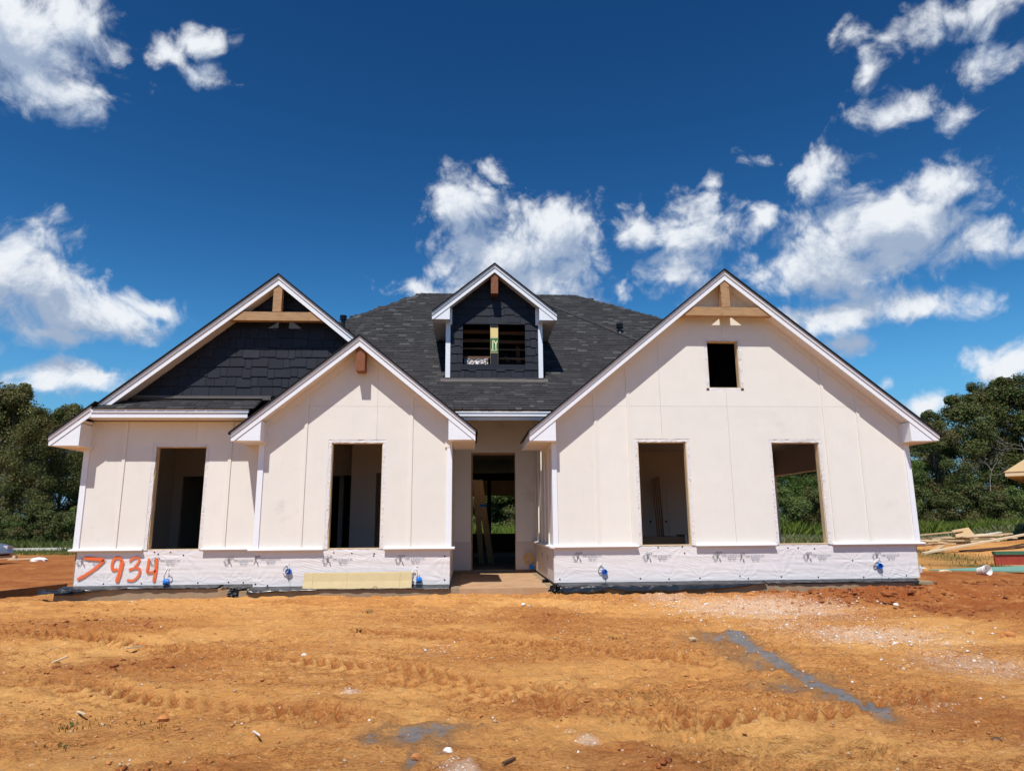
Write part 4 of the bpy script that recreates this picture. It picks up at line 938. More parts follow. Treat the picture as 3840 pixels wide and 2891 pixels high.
# ------------------------------------------------------------------ plastic damp course drooping over the footing
def drape(label, x0, x1, yw, ye, drop_pts, seed, ztop=0.0):
    nx = max(12, int((x1-x0)/.03)); xs = np.linspace(x0, x1, nx); dx, dv = zip(*drop_pts); drop = np.interp(xs, dx, dv)
    S = np.linspace(0, 1, 15); Xg, Sg = np.meshgrid(xs, S); D = drop[None]*np.ones_like(Sg)
    path = ye-yw
    run = Sg*(abs(path)*1.1+D)
    a = np.clip(run/abs(path), 0, 1.12); yy = yw+path*a
    down = np.clip(run-abs(path)*1.1, 0, 9)
    zz = ztop-.004-.034*np.clip(a, 0, 1)-down
    n = fbm(Xg*5+seed, Sg*5, 3, seed); yy = yy-.030*np.abs(n)*np.clip(a, .15, 1)-.02*np.clip(down*12, 0, 1); zz = zz+.018*fbm(Xg*7, Sg*6+seed, 3, seed+1)*np.clip(a, .1, 1)+.012*np.abs(n)
    zz = np.maximum(zz, ground_shape(Xg, yy)+.012)
    o = grid_mesh('plastic_sheet', Xg, yy, zz, 'black_plastic'); md = o.modifiers.new('s', 'SOLIDIFY'); md.thickness = .003
    return tag(o, label, 'plastic sheet')
drape('black plastic strip along the footing below the orange spray-painted number', -8.02, -5.4, YW+.02, .40, [(-8.02, .09), (-7.75, .085), (-7.4, .03), (-6.9, .0), (-5.4, .0)], 1)
drape('black plastic strip on the footing between the orange number and the left gable', -5.35, -4.80, YW+.02, .43, [(-5.35, .0), (-4.8, .02)], 2)
drape('black plastic strip along the footing behind the perforated yellow panel', -4.72, -1.44, .02, -.165, [(-4.7, .05), (-4.3, .03), (-3.5, .0), (-2.5, .0), (-1.9, .01), (-1.44, .03)], 3)
drape('long black plastic roll along the footing of the right gable', .36, 3.9, .02, -.18, [(.36, .12), (1.0, .10), (1.2, .05), (1.5, .10), (2.8, .09), (3.5, .04), (3.9, .0)], 5)
drape('thin black plastic strip along the footing below the right gable corner', 3.92, 6.60, .02, -.155, [(3.92, .0), (5.5, .0), (6.6, .015)], 6)
def crumple(label, cx, cy, cz, sx, sz, seed, dy=.05, rx=0.0):
    u, v = np.meshgrid(np.linspace(-1, 1, 26), np.linspace(-1, 1, 20)); n1, n2 = fbm(u*1.6+seed, v*1.6, 3, seed), fbm(u*1.9, v*1.9+seed, 3, seed+1)
    wv = np.abs(fbm(u*2.6+seed, v*2.2, 3, seed+2))
    Xg = cx+sx*(u*(1-.25*(v+1)/2)+.30*n1); Zg = cz+sz*v+sz*.35*n2+sz*.18*(1-np.abs(u)); Yg = cy-dy*(1-u*u)-.16*wv-rx*(v+1)*.5+dy
    Zg = np.maximum(Zg, ground_shape(Xg, Yg)+.012)
    o = grid_mesh('plastic_sheet', Xg, Yg, Zg, 'black_plastic', smooth=False); md = o.modifiers.new('s', 'SOLIDIFY'); md.thickness = .003
    return tag(o, label, 'plastic sheet')
crumple('crumpled black plastic bunched at the corner between wing and left gable', -4.92, -.02, -.085, .17, .085, 3)
crumple('crumpled black plastic bunched at the right corner of the porch', .30, -.20, -.10, .13, .085, 8)
crumple('dusty black plastic folded along the porch edge under the yellow cable', .24, .75, -.03, .07, .035, 5)
u, v = np.meshgrid(np.linspace(0, 1, 30), np.linspace(0, 1, 10)); Xg = 6.55+u*.62; Yg = -.02-v*.26*(1-.5*u)-.03*fbm(u*4, v*3, 2, 1)
o = grid_mesh('plastic_sheet', Xg, Yg, np.maximum(-.03-.10*u+.03*fbm(u*5, v*4, 3, 2)-.06*v, ground_shape(Xg, Yg)+.02), 'black_plastic'); tag(o, 'flat black plastic tongue lying on the soil past the right gable', 'plastic sheet')
u, v = np.meshgrid(np.linspace(0, 1, 24), np.linspace(0, 1, 12)); Xg = -8.30+u*.75; Yg = .42-v*.10-.04*np.abs(fbm(u*4, v*4, 3, 5)); Zg = -.03-.075*v*(1-.8*u)+.02*fbm(u*5, v*4, 3, 6)
o = grid_mesh('plastic_sheet', Xg, Yg, Zg, 'black_plastic'); o.modifiers.new('s', 'SOLIDIFY').thickness = .003; tag(o, 'grey dusty plastic flap folded over the left end of the footing', 'plastic sheet')

# ------------------------------------------------------------------ electrical boxes and cables
def loop(c, rx, rz, turns, y, dr=.0, ph=0.0, n=40, tilt=0.0):
    return [(c[0]+(rx+dr*k/n)*math.sin(ph+2*math.pi*turns*k/n)+tilt*rz*math.cos(ph+2*math.pi*turns*k/n), y-.018*abs(math.sin(3*k/n+1))-.012*k/n, c[1]+rz*math.cos(ph+2*math.pi*turns*k/n)) for k in range(n+1)]
def round_box(px, py, y, label, loops, mat='cable_white'):
    x, z = pix(px, py, y-.05); e = thing('electrical_box', label, 'electrical box', (x, y, z), group='blue electrical boxes wired through the wrap')
    r = .048; mb = MB(); n = 20
    prof = [(r, .0), (r, .058), (r-.005, .058), (r-.006, .012), (.0, .012)]
    vs = []
    for rr_, h in prof:
        for k in range(n): a = 2*math.pi*k/n; vs.append((rr_*math.cos(a), -.003-h, rr_*math.sin(a)))
    fs = [(i*n+k, i*n+(k+1) % n, (i+1)*n+(k+1) % n, (i+1)*n+k) for i in range(len(prof)-1) for k in range(n)]
    MB().add(vs, fs).build('box', 'box_blue', e)
    for s_ in (-1, 1): MB().box(s_*.044-.008, s_*.044+.008, -.064, -.03, -.012, .012).build('screw_tab', 'box_blue', e)
    for pts, rr_ in loops(): MB().tube(pts, rr_, 6).build('cable', mat, e, smooth=True)
    MB().tube([(.0, -.03, -.01), (.01, -.07, -.09), (.02, -.06, -.17)], .004, 5).build('ground_wire', 'wire_dark', e)
    return e
round_box(1081, 2143, BY, 'round blue electrical box left of the perforated yellow panel', lambda: [(loop((-.05, .05), .045, .075, 1.6, -.02, .01), .0065), ([(-.02, -.02, .0), (-.06, -.06, .05), (-.05, -.05, .11), (0, -.02, .13)], .006)])
round_box(2267, 2144, BY, 'round blue electrical box beside the porch, below the right gable', lambda: [(loop((-.055, .06), .05, .06, 1.5, -.02, .01, .6), .0065), ([(-.03, -.02, .02), (-.10, -.05, .04), (-.09, -.04, .12), (-.02, -.015, .14)], .006)])
round_box(3301, 2122, BY, 'round blue electrical box under the right gable, near its outer corner', lambda: [(loop((-.05, .06), .05, .05, .8, -.03, .02, 2.6, tilt=.5), .008), ([(-.02, -.03, .03), (-.09, -.06, .03), (-.10, -.06, .07), (.0, -.03, .11)], .008)])
def hang_box(px, py, y, label, top, loops, square=False, mat='cable_white', bm='box_blue', tall=.055):
    x, z = pix(px, py, y-.05); e = thing('electrical_box', label, 'electrical box', (x, y, z))
    mb = MB()
    if square: mb.box(-.045, .045, -.045, -.01, -.055, .055)
    else: mb.cyl((-.045, -.05, -.005), (.9, .25, -.05), .046, .085, 16)
    b_ = mb.build('box', bm, e)
    if not square: MB().box(-.03, .02, -.102, -.094, -.02, .02).build('box_label', 'tape_blue', b_)
    for pts, r in loops: MB().tube(pts, r, 6).build('cable', mat, e, smooth=True)
    return e
hang_box(622, 2180, YW+BY, 'blue electrical box dangling from white cable beside the orange number', 0, [(loop((.03, .10), .05, .045, 1.4, -.03), .006), ([(.02, -.05, .03), (.02, -.04, .12), (.015, -.02, .20), (.04, -.005, .24)], .006), ([(-.03, -.05, .03), (-.06, -.03, .12), (.0, -.01, .24)], .006)])
hang_box(1571, 2172, BY, 'blue electrical box dangling from white cables right of the yellow panel', 0, [(loop((-.09, .06), .05, .09, 1.3, -.03), .008), (loop((-.06, .07), .05, .10, 1.2, -.04, .01, .4), .008), ([(-.03, -.04, .03), (-.02, -.03, .13), (-.06, -.02, .20), (-.02, -.004, .22)], .008)])
hang_box(1993, 2124, YE-.02, 'square blue electrical box hanging by looped yellow cable beside the entry', 0,
         [(loop((-.07, .17), .10, .12, 1.4, -.03, -.03, 1.0), .012), (loop((-.07, .23), .07, .06, 1.2, -.05, -.02, .2), .012), ([(.05, -.03, .02), (.13, -.06, .09), (.21, -.09, .22), (.25, -.10, .29), (.24, -.11, .28), (.18, -.10, .16), (.09, -.06, .06), (.03, -.03, .03)], .012), ([(-.01, -.03, .05), (-.12, -.05, .06), (-.17, -.04, .20)], .012)], True, 'cable_yellow', 'tape_blue')

# ------------------------------------------------------------------ things leaning on or lying by the house
pa, pb = at_y(1134, 2203, -.145), at_y(1543, 2197, -.145)
pn = thing('soffit_panel', 'long perforated yellow panel leaning against the white wrap', 'panel', (pa[0], -.145, -.045))
Wp = pb[0]-pa[0]; h_ = .285
for a, b, k in ((0, Wp*.085, .004), (Wp*.085+.002, Wp*.40, 0), (Wp*.40+.002, Wp*.885, .001), (Wp*.885+.006, Wp, .010)):
    MB().box(a, b, -.004-k, .004-k, 0, h_).build('panel_section', 'foam', pn)
MB().box(Wp*.885, Wp*.885+.006, -.022, .004, 0, h_).build('panel_rib', 'foam', pn)
MB().tube([(Wp*.64, -.012, 0), (Wp*.65, -.02, .03), (Wp*.66, -.02, .042), (Wp*.68, -.02, .038), (Wp*.69, -.012, 0)], .003, 5).build('hook_wire', 'wire_dark', pn)
pn.rotation_euler = (-.36, 0, math.radians(.0))
def plank(name, label, a, b, w, t_, mat, cat='board', up=(0, 0, 1), group=None):
    o = MB().bar(a, b, w, t_, up).build(name, mat); return tag(o, label, cat, group)
b0, t0 = at_z(1806, 2113, .0), at_y(1783, 1800, 3.85)
plank('board', 'narrow board leaning in the doorway against the left jamb', (b0[0], b0[1], .012), tuple(t0), .13, .035, 'lumber', up=(.2, 1, 0))
b0, t0 = at_z(1842, 2113, .0), at_y(1798, 1800, 3.95)
bd = thing('board', 'taller leaning board with a blue band of tape inside the doorway', 'board')
MB().bar((b0[0], b0[1], .012), tuple(t0), .15, .035, (.2, 1, 0)).build('plank', 'lumber', bd)
q0, q1 = Vector((b0[0], b0[1], .012)).lerp(Vector(t0), .70), Vector((b0[0], b0[1], .012)).lerp(Vector(t0), .735)
MB().bar(q0, q1, .154, .039, (.2, 1, 0)).build('tape_band', 'tape_blue', bd)
# doors leaning in the garage, cardboard on its floor
def slab_door(x, label, flip):
    d = thing('slab_door', label, 'door', (x, 5.06, .0)); d.rotation_euler = (-.045, 0, 0); s_ = 1 if flip else -1
    MB().box(-.38, .38, -.04, 0, 0, 2.03).build('leaf', 'door_white', d)
    MB().box(-.25, .25, -.050, -.041, 1.20, 1.88).build('panel', 'door_white', d); MB().box(-.25, .25, -.050, -.041, .25, .95).build('panel', 'door_white', d)
    MB().cyl((s_*.31, -.0405, 1.0), (0, -1, 0), .028, .0015, 14).build('bore_hole', 'nail_black', d)
slab_door(3.03, 'white panel door leaning in the garage, bore hole at right edge', True); slab_door(4.04, 'white panel door leaning in the garage, bore hole at left edge', False)
for k in range(4): plank('door_casing', 'long thin wood casing standing between the two white doors', (3.47+.045*k, 4.85-.02*k, .0), (3.43+.05*k, 5.02, 2.05+.02*k), .04, .02, 'lumber_shade', 'board', (1, 0, 0), 'casings between the doors')
cb = thing('cardboard_box', 'flattened brown cardboard cartons inside the window right of the porch', 'box', (2.75, 1.5, 0))
MB().box(-.75, .25, -.2, .5, 0, .72).build('carton', 'cardboard', cb); MB().box(.27, .85, -.25, .4, 0, .75).build('carton', 'cardboard', cb); MB().box(.24, .28, -.27, -.252, .1, .75).build('seam_tape', 'tape', cb)
w0 = at_y(478, 2206, .47); tag(MB().box(w0[0], w0[0]+.36, .46, .50, -.05, -.02).build('trim_scrap', 'trim'), 'white trim offcut lying on the footing under the spray-painted number', 'offcut')
cp = at_z(1317, 2243, -.24); pc = MB().lathe((cp[0], cp[1], ground_z(cp[0], cp[1])), [(.030, 0), (.030, .035), (.024, .048), (.0, .052)], 14).build('pipe_cap', 'pvc'); tag(pc, 'small white pipe cap on the soil before the yellow panel', 'pipe cap')

# ------------------------------------------------------------------ left of the house
f0, f1 = at_z(-40, 2270, -.3), at_z(250, 2232, -.3)
A, B = Vector((-9.45, .55, -.22)), Vector((-9.05, 3.1, -.20))
A, B = Vector((at_z(-60, 2272, -.27)[0], at_z(-60, 2272, -.27)[1], -.27)), Vector((at_z(245, 2226, -.24)[0], at_z(245, 2226, -.24)[1], -.24))
fm = thing('form_rail', 'low brown formwork rail on slatted blocks left of the footing', 'formwork', tuple(A)); L_ = (B-A).length
fm.rotation_euler = (0, 0, math.atan2((B-A).y, (B-A).x))
MB().box(0, L_, -.02, .02, .085, .215).build('rail', 'form_brown', fm); MB().box(0, L_, -.035, -.021, .070, .084).build('rail_flange', 'form_brown', fm)
for k in range(int(L_/.16)): MB().box(.05+k*.16, .05+k*.16+random.uniform(.04, .09), .0, .05, -.03, .084).build('block', random.choice(['lumber_pale', 'lumber', 'form_brown']), fm)
def chunk(name, label, cat, c, s_, mat, seed, n=10, group=None):
    r = random.Random(seed); mb = MB(); vs = []; rings = 5
    for i in range(rings+1):
        ph = math.pi*i/rings
        for k in range(n):
            a = 2*math.pi*k/n; q = r.uniform(.75, 1.15); vs.append((c[0]+s_[0]*q*math.sin(ph)*math.cos(a), c[1]+s_[1]*q*math.sin(ph)*math.sin(a), c[2]+s_[2]*math.cos(ph)*r.uniform(.9, 1.1)))
    mb.add(vs, [(i*n+k, i*n+(k+1) % n, (i+1)*n+(k+1) % n, (i+1)*n+k) for i in range(rings) for k in range(n)])
    return tag(mb.build(name, mat), label, cat, group)
p = at_z(143, 2108, -.28); chunk('plastic_bundle', 'crumpled white plastic bundle on the dirt left of the house', 'rubbish', (p[0], p[1], -.22), (.30, .2, .12), 'pvc', 3, 14)
p = at_z(82, 2106, -.28); plank('board', 'yellow board lying on the dirt beside the white plastic bundle', (p[0]-.5, p[1], -.20), (p[0]+.45, p[1]+.3, -.17), .14, .05, 'lumber_pale')
p = at_z(28, 2102, -.28); plank('board', 'short yellow offcut on the dirt near the silver car', (p[0]-.4, p[1], -.17), (p[0]+.25, p[1]+.1, -.15), .2, .10, 'lumber_pale')
k0, k1 = at_z(-300, 2076, -.3), at_z(330, 2066, -.3)
kb = MB(); pts = [Vector(k0).lerp(Vector(k1), i/24) for i in range(25)]
for i in range(24): kb.bar(pts[i]+Vector((0, 0, .07)), pts[i+1]+Vector((0, 0, .07)), .25, .26)
o = kb.build('kerb', 'kerb'); o['kind'] = 'structure'
# the silver car whose nose just enters the frame
cx, cy = -16.72, 12.3
car = thing('parked_car', 'silver car parked on the dirt left of the house', 'car', (cx-2.25, cy, -.30))
prof = [(2.22, .26), (2.27, .42), (2.20, .60), (2.02, .70), (1.2, .86), (.95, .90), (.25, 1.36), (-.9, 1.42), (-1.7, 1.02), (-2.2, .95), (-2.25, .6), (-2.2, .28)]
n = len(prof); vs = []
for yy, sc_, top in ((-.86, .985, .0), (-.80, 1, .02), (.80, 1, .02), (.86, .985, .0)):
    for a, b in prof: vs.append((a*sc_, yy*(1 if b < .92 else .82), b if abs(yy) < .85 else .30+(b-.30)*.95))
fs = [tuple(range(n-1, -1, -1)), tuple(range(3*n, 4*n))]+[(j*n+i, j*n+(i+1) % n, (j+1)*n+(i+1) % n, (j+1)*n+i) for j in range(3) for i in range(n)]
MB().add(vs, fs).build('body', 'car_paint', car)
for s_ in (-1, 1):
    MB().prism([(.82, .93), (.24, 1.30), (-.85, 1.35), (-1.45, 1.02)], s_*.74-.012, s_*.74+.012).build('side_window', 'car_glass', car)
    MB().box(2.06, 2.235, s_*.62-.14, s_*.62+.14, .56, .66).build('headlight', 'lamp_glass', car)
    for wx in (1.42, -1.42):
        wh = MB().cyl((wx, s_*.87-.10 if s_ > 0 else s_*.87-.10, .31), (0, 1, 0), .31, .20, 24).build('tyre', 'rubber', car)
        MB().cyl((wx, s_*.87-.11 if s_ < 0 else s_*.87+.09, .31), (0, 1, 0), .20, .02, 16).build('rim', 'chrome', wh)
MB().slab([(.93, -.62, .935), (.93, .62, .935), (.28, .60, 1.352), (.28, -.60, 1.352)], .012).build('windscreen', 'car_glass', car)
MB().box(2.20, 2.265, -.6, .6, .34, .44).build('grille', 'rubber', car)

# ------------------------------------------------------------------ right of the house
rp = random.Random(21)
def on_ground(px, py, z0=-.2):
    z = z0
    for _ in range(12): p = at_z(px, py, z); z = .5*z+.5*ground_z(p[0], p[1])
    return p[0], p[1], ground_z(p[0], p[1])
wp = (19.4, 17.4)
for k in range(26):
    x, y = wp[0]+rp.uniform(-2.2, 3.2), wp[1]+rp.uniform(-.5, .7); a = rp.uniform(-.35, .6); l = rp.uniform(.6, 1.7); z = ground_z(x, y)+.06+.055*(k % 9)
    plank('scrap_board', 'loose offcut board in the scrap lumber pile beyond the right gable', (x-l*math.cos(a), y-l*math.sin(a)*.4, z), (x+l*math.cos(a), y+l*math.sin(a)*.4, z+rp.uniform(-.06, .16)), rp.choice([.09, .14, .19]), .04, rp.choice(['lumber_pale', 'lumber', 'lumber_pale']), 'board', group='boards of the scrap pile')
tag(MB().slab([(19.9, 17.0, .16), (20.9, 17.2, .24), (20.9, 17.6, .62), (20.2, 17.7, .50)], .012).build('osb_sheet', 'osb'), 'torn strand board sheet tilted on top of the scrap lumber pile', 'sheet')
tag(MB().bar((20.8, 17.1, .27), (22.2, 17.4, .41), .16, .05).build('scrap_board', 'kerb'), 'grey weathered board on the right end of the scrap pile', 'board')
a, b = on_ground(3462, 2078), on_ground(3800, 2030)
plank('long_board', 'long pale board lying up the slope of the orange dirt mound', (a[0], a[1], a[2]+.03), (a[0]+6.1, a[1]+2.1, ground_z(a[0]+6.1, a[1]+2.1)+.35), .14, .06, 'lumber_pale')
a = on_ground(3500, 2068); plank('wide_board', 'short wide board sunk in the orange mound by the long board', (a[0]-.4, a[1]-.5, a[2]+.02), (a[0]+.7, a[1]+.5, a[2]+.18), .20, .04, 'lumber')
a = on_ground(3665, 2068); plank('dark_board', 'dark weathered board half buried in the dirt mound', (a[0]-.6, a[1], a[2]+.02), (a[0]+2.6, a[1]+.6, a[2]+.17), .16, .06, 'form_brown')
a = on_ground(3740, 2070); plank('buried_board', 'thin brown board lying below the dark board on the mound', (a[0]-.5, a[1]-.4, a[2]+.02), (a[0]+2.0, a[1]-.2, a[2]+.07), .10, .03, 'lumber')
a = on_ground(3732, 2118)
rc = thing('form_trough', 'red curved formwork with a dark green rim on the grass', 'formwork', a)
Sx = np.linspace(0, 3.2, 24); Ycv = -.05*Sx**1.7
for nm, z0, z1, mt, th in (('panel', 0, .27, 'red_wood', .05), ('rim', .272, .36, 'green_wood', .12), ('foot', -.08, -.002, 'lumber', .16)):
    mb = MB()
    for i in range(23): mb.bar((Sx[i], Ycv[i], (z0+z1)/2), (Sx[i+1], Ycv[i+1], (z0+z1)/2), th, z1-z0)
    mb.build(nm, mt, rc)
a = on_ground(3690, 2148)
gs = MB().slab([(a[0]-.9, a[1]+.5, a[2]+.02), (a[0]+.3, a[1]-.35, a[2]+.03), (a[0]+3.2, a[1]-.6, a[2]+.05), (a[0]+3.4, a[1]+.35, a[2]+.14)], .02).build('green_sheet', 'green_sheet'); tag(gs, 'pale green sheet lying on the grass before the red formwork', 'sheet')
a = on_ground(3692, 2156); bk = thing('bucket', 'white plastic bucket lying at the edge of the green sheet', 'bucket', (a[0], a[1], a[2]+.085)); bk.rotation_euler = (math.radians(78), 0, math.radians(14))
MB().lathe((0, 0, -.10), [(.0, 0), (.080, 0), (.098, .20), (.103, .20), (.103, .185), (.096, .18), (.074, .02), (0, .02)], 20).build('body', 'pvc', bk); MB().lathe((0, 0, .04), [(.092, 0), (.1, .0), (.1, .012), (.093, .012)], 20).build('rim', 'pvc', bk)
a = on_ground(3812, 2132); a = (a[0]+.35, a[1]-.4, a[2]); tt_ = thing('storage_tote', 'blue plastic tote with a clear lid beside the red formwork', 'tote', a)
MB().prism([(-.02, 0), (.62, 0), (.66, .16), (-.06, .16)], 0, .42).build('tub', 'blue_tote', tt_); MB().prism([(-.08, .162), (.68, .162), (.66, .25), (-.06, .25)], -.02, .44).build('lid', 'tote_lid', tt_)
p = at_z(3452, 2142, -.25); chunk('paper_scrap', 'crumpled white paper on the soil past the right gable', 'rubbish', (p[0], p[1], ground_z(p[0], p[1])+.02), (.16, .10, .03), 'pvc', 9, 10)
p = at_z(3546, 2172, -.25); chunk('foam_scrap', 'yellow foam scrap on the red soil past the right gable', 'rubbish', (p[0], p[1], ground_z(p[0], p[1])+.03), (.16, .06, .03), 'lumber_pale', 12, 8)
p = at_z(3455, 2163, -.2); bt = MB().lathe((p[0], p[1], ground_z(p[0], p[1])), [(.0, 0), (.032, 0), (.032, .11), (.012, .15), (.012, .18), (0, .18)], 12).build('bottle', 'tote_lid'); tag(bt, 'clear plastic bottle standing at the right corner of the footing', 'bottle')
# next house: only the raw corner of its eave enters the frame
nh0 = at_y(3770, 1786, 17.0); nh1 = at_y(3840, 1718, 20.0)
nh = thing('neighbor_house', 'half built house with a raw strand-board eave at the right edge', 'house', (nh0[0], 17.0, 0), math.radians(-44)); zc = nh0[2]
MB().slab([(-.02, -.02, zc+.17), (9, -.02, zc+.17), (9, 5, zc+.17+2.9), (3.6, 5, zc+.17+2.9)], .02).build('roof_deck', 'osb', nh)
MB().slab([(-.02, -.02, zc+.17), (3.6, 5, zc+.17+2.9), (3.6, 8, zc+.17+2.9), (-.02, 10, zc+.17)], .02).build('roof_deck', 'osb', nh)
MB().box(0, 9, 0, .04, zc, zc+.165).box(0, .04, .04, 10, zc, zc+.165).build('fascia_board', 'lumber_pale', nh)
MB().box(.041, 9, .041, 10, zc+.03, zc+.05).build('soffit', 'osb', nh)
MB().box(1.6, 9, .6, .72, -.3, zc+.03).box(1.6, 1.72, .72, 10, -.3, zc+.03).build('wall', 'osb', nh)

# ------------------------------------------------------------------ vegetation
def leaf_cloud(centers, radii, n, size, cols, rng, flat=.5):
    k = rng.integers(0, len(centers), n); c = centers[k]; r = radii[k]
    d = rng.normal(size=(n, 3)); d /= np.linalg.norm(d, axis=1)[:, None]
    p = c+d*(r*(rng.random(n)**.45)[:, None] if r.ndim == 2 else (r*rng.random(n)**.45)[:, None])
    nr = d*.8+rng.normal(size=(n, 3))*.7+np.array([0, -.2, flat]); nr /= np.linalg.norm(nr, axis=1)[:, None]
    t = np.cross(nr, rng.normal(size=(n, 3))); t /= np.linalg.norm(t, axis=1)[:, None]; b = np.cross(nr, t)
    s = size*rng.uniform(.6, 1.35, n)[:, None]
    V = np.stack([p-t*s*.5, p-b*s*.28+t*s*.05, p+t*s*.5, p+b*s*.28+t*s*.05], 1).reshape(-1, 3)
    F = np.arange(4*n).reshape(-1, 4)
    C = cols(k, n, rng); C = np.repeat(np.concatenate([C, np.ones((n, 1))], 1), 4, 0)
    return V, F, C
PAL = {
    'olive': [(.108, .116, .030), (.135, .130, .036), (.155, .120, .042), (.085, .105, .028)],
    'dark': [(.068, .096, .024), (.090, .120, .030), (.115, .135, .038), (.150, .115, .046)],
    'vine': [(.065, .120, .022), (.100, .160, .028), (.080, .120, .030), (.130, .170, .034)],
    'pale': [(.100, .150, .036), (.130, .175, .042), (.085, .12, .030), (.16, .18, .055)],
}
def palette(key):
    P = np.array(PAL[key])
    def f(k, n, rng):
        idx = (k*7+3) % len(P); j = rng.integers(0, len(P), n); idx = np.where(rng.random(n) < .55, idx, j)
        return P[idx]*rng.uniform(.65, 1.35, n)[:, None]
    return f
def tree_meshes(key, H, R, nl, seed, size=.14, low=.04, nb=46, twiggy=False):
    rng = np.random.default_rng(seed); cs, rs = [], []
    for i in range(nb):
        h = low+(1-low)*rng.random()**.8; prof = math.sin(math.pi*min(max((h*.86+.12), 0), 1))**.6
        a = rng.random()*2*math.pi; rr = R*prof*math.sqrt(rng.random())*.95
        cs.append((rr*math.cos(a), rr*math.sin(a), H*h*.93)); q = rng.uniform(.13, .24)*R*1.6; rs.append((q, q, q*.75))
    for i in range(10):
        a = rng.random()*2*math.pi; rr = R*.35*rng.random(); cs.append((rr*math.cos(a), rr*math.sin(a), H*rng.uniform(.86, .99))); q = R*rng.uniform(.10, .2); rs.append((q, q, q))
    V, F, C = leaf_cloud(np.array(cs), np.array(rs), nl, size, palette(key), rng)
    mb = MB(); mb.tube([(0, 0, -.3), (.05, .03, H*.25), (-.08, .05, H*.55), (.02, 0, H*.85)], [.17, .13, .08, .02], 8)
    for i in rng.integers(0, nb, 16):
        c = cs[i]; z0 = max(c[2]*.55, H*.12); mb.tube([(0, 0, z0), (c[0]*.5, c[1]*.5, (z0+c[2])*.5+.15), c], [.06, .035, .012], 5)
    return V, F, C, mb
def make_tree(name, key, H, R, nl, seed, **kw):
    V, F, C, mb = tree_meshes(key, H, R, nl, seed, **kw)
    root = link(name, None); mb.build('trunk', 'bark', root); fast_mesh('crown', V, F, 'leaf', root, cols=C)
    return root
protos = [make_tree('tree', 'olive', 10, 3.0, 44000, 1), make_tree('tree', 'dark', 10, 3.0, 44000, 2), make_tree('tree', 'vine', 10, 3.2, 40000, 3), make_tree('tree', 'dark', 10, 2.5, 40000, 4, size=.12), make_tree('tree', 'olive', 10, 3.4, 44000, 5, size=.12)]
used = set()
def plant_tree(k, x, y, H, rz, label, wide=1.0, group=None):
    src = protos[k]
    if k in used:
        o = src.copy(); COL.objects.link(o)
        for ch in src.children: c = ch.copy(); COL.objects.link(c); c.parent = o
    else: o = src; used.add(k)
    s = H/10.0; o.location = (x, y, ground_z(x, y)-.05); o.scale = (s*wide, s*wide, s); o.rotation_euler = (0, 0, rz)
    tag(o, label, 'tree', group); return o
tr = random.Random(4)
# left of the house: (px, py of the top, distance, proto, label)
for px, py, y, k, lab, wd in ((-60, 1405, 36, 4, 'tall feathery olive tree rising highest left of the house', 1.0), (70, 1445, 33, 0, 'olive tree with a ragged top, standing before the tallest left tree', .95), (175, 1535, 31, 4, 'broad olive tree with brown-tinged leaves left of the house', .9), (265, 1520, 35, 0, 'olive tree directly beside the left eave', .9), (350, 1530, 37, 3, 'dark tree peeping past the left eave return', 1.0), (-240, 1430, 34, 1, 'dark tree at the far left edge of the tree line', 1.0)):
    p = at_y(px, py, y); plant_tree(k, p[0], y, p[2]-ground_z(p[0], y), tr.uniform(0, 6), lab, wd)
for px, py, y, k, lab, wd in ((3350, 1640, 40, 2, 'green leafy tree just past the right eave', .95), (3480, 1545, 41, 3, 'dark fine-leaved tree right of the house', 1.0), (3590, 1490, 43, 1, 'dark rounded tree in the middle of the right tree line', 1.0), (3670, 1440, 46, 4, 'tall tree with rusty brown top right of the house', .9), (3775, 1425, 44, 1, 'tallest dark tree at the right edge of the tree line', 1.05), (3890, 1450, 42, 3, 'dark fine-leaved tree behind the half built house', 1.1)):
    p = at_y(px, py, y); plant_tree(k, p[0], y, p[2]-ground_z(p[0], y), tr.uniform(0, 6), lab, wd)
for i, (x, y, H, k) in enumerate(((12.5, 36, 8.2, 2), (16.5, 38, 8.0, 2), (-3.5, 37, 7.5, 2), (.2, 36, 7.2, 2), (4.2, 38, 7.5, 2), (8.3, 37, 7.5, 1), (-7.5, 38, 7.5, 1), (20.5, 37, 7.5, 2), (-12, 39, 7.0, 0), (24.5, 36, 6.4, 2))):
    plant_tree(k, x, y, H, i*1.3, 'leafy tree in the row standing behind the house', 1.05, 'trees standing behind the house')
for i, (x, y, H, k) in enumerate(((-6, 47, 9, 1), (0, 48, 9, 2), (6, 47, 9, 1), (12, 48, 9.5, 3), (18, 47, 9.5, 1), (25, 48, 9.5, 3), (32, 50, 10, 1), (39, 51, 11, 3), (-14, 47, 9, 1), (-22, 46, 10, 3), (-30, 45, 11, 1), (-18, 41, 9, 3), (-25, 41, 9.5, 1), (-34, 40, 10, 3), (-12, 42, 8, 1), (22, 44, 7.6, 1), (26.5, 45.5, 8.2, 3), (30.5, 46.5, 8.6, 1), (35, 46, 9, 1), (40, 46, 9, 3))):
    plant_tree(k, x, y, H, i*1.7, 'tree of the second row, mostly hidden behind the nearer trees', 1.25, 'trees of the second row')
for i, (x, y, H, k) in enumerate(((-38, 38, 9.5, 1), (-46, 36, 9, 0), (47, 44, 10, 1), (55, 42, 10, 3), (-54, 40, 9, 4), (64, 44, 9, 1))):
    plant_tree(k, x, y, H, i*2.1, 'tree in the wood that runs on beyond the picture', 1.1, 'trees of the wood past the frame')
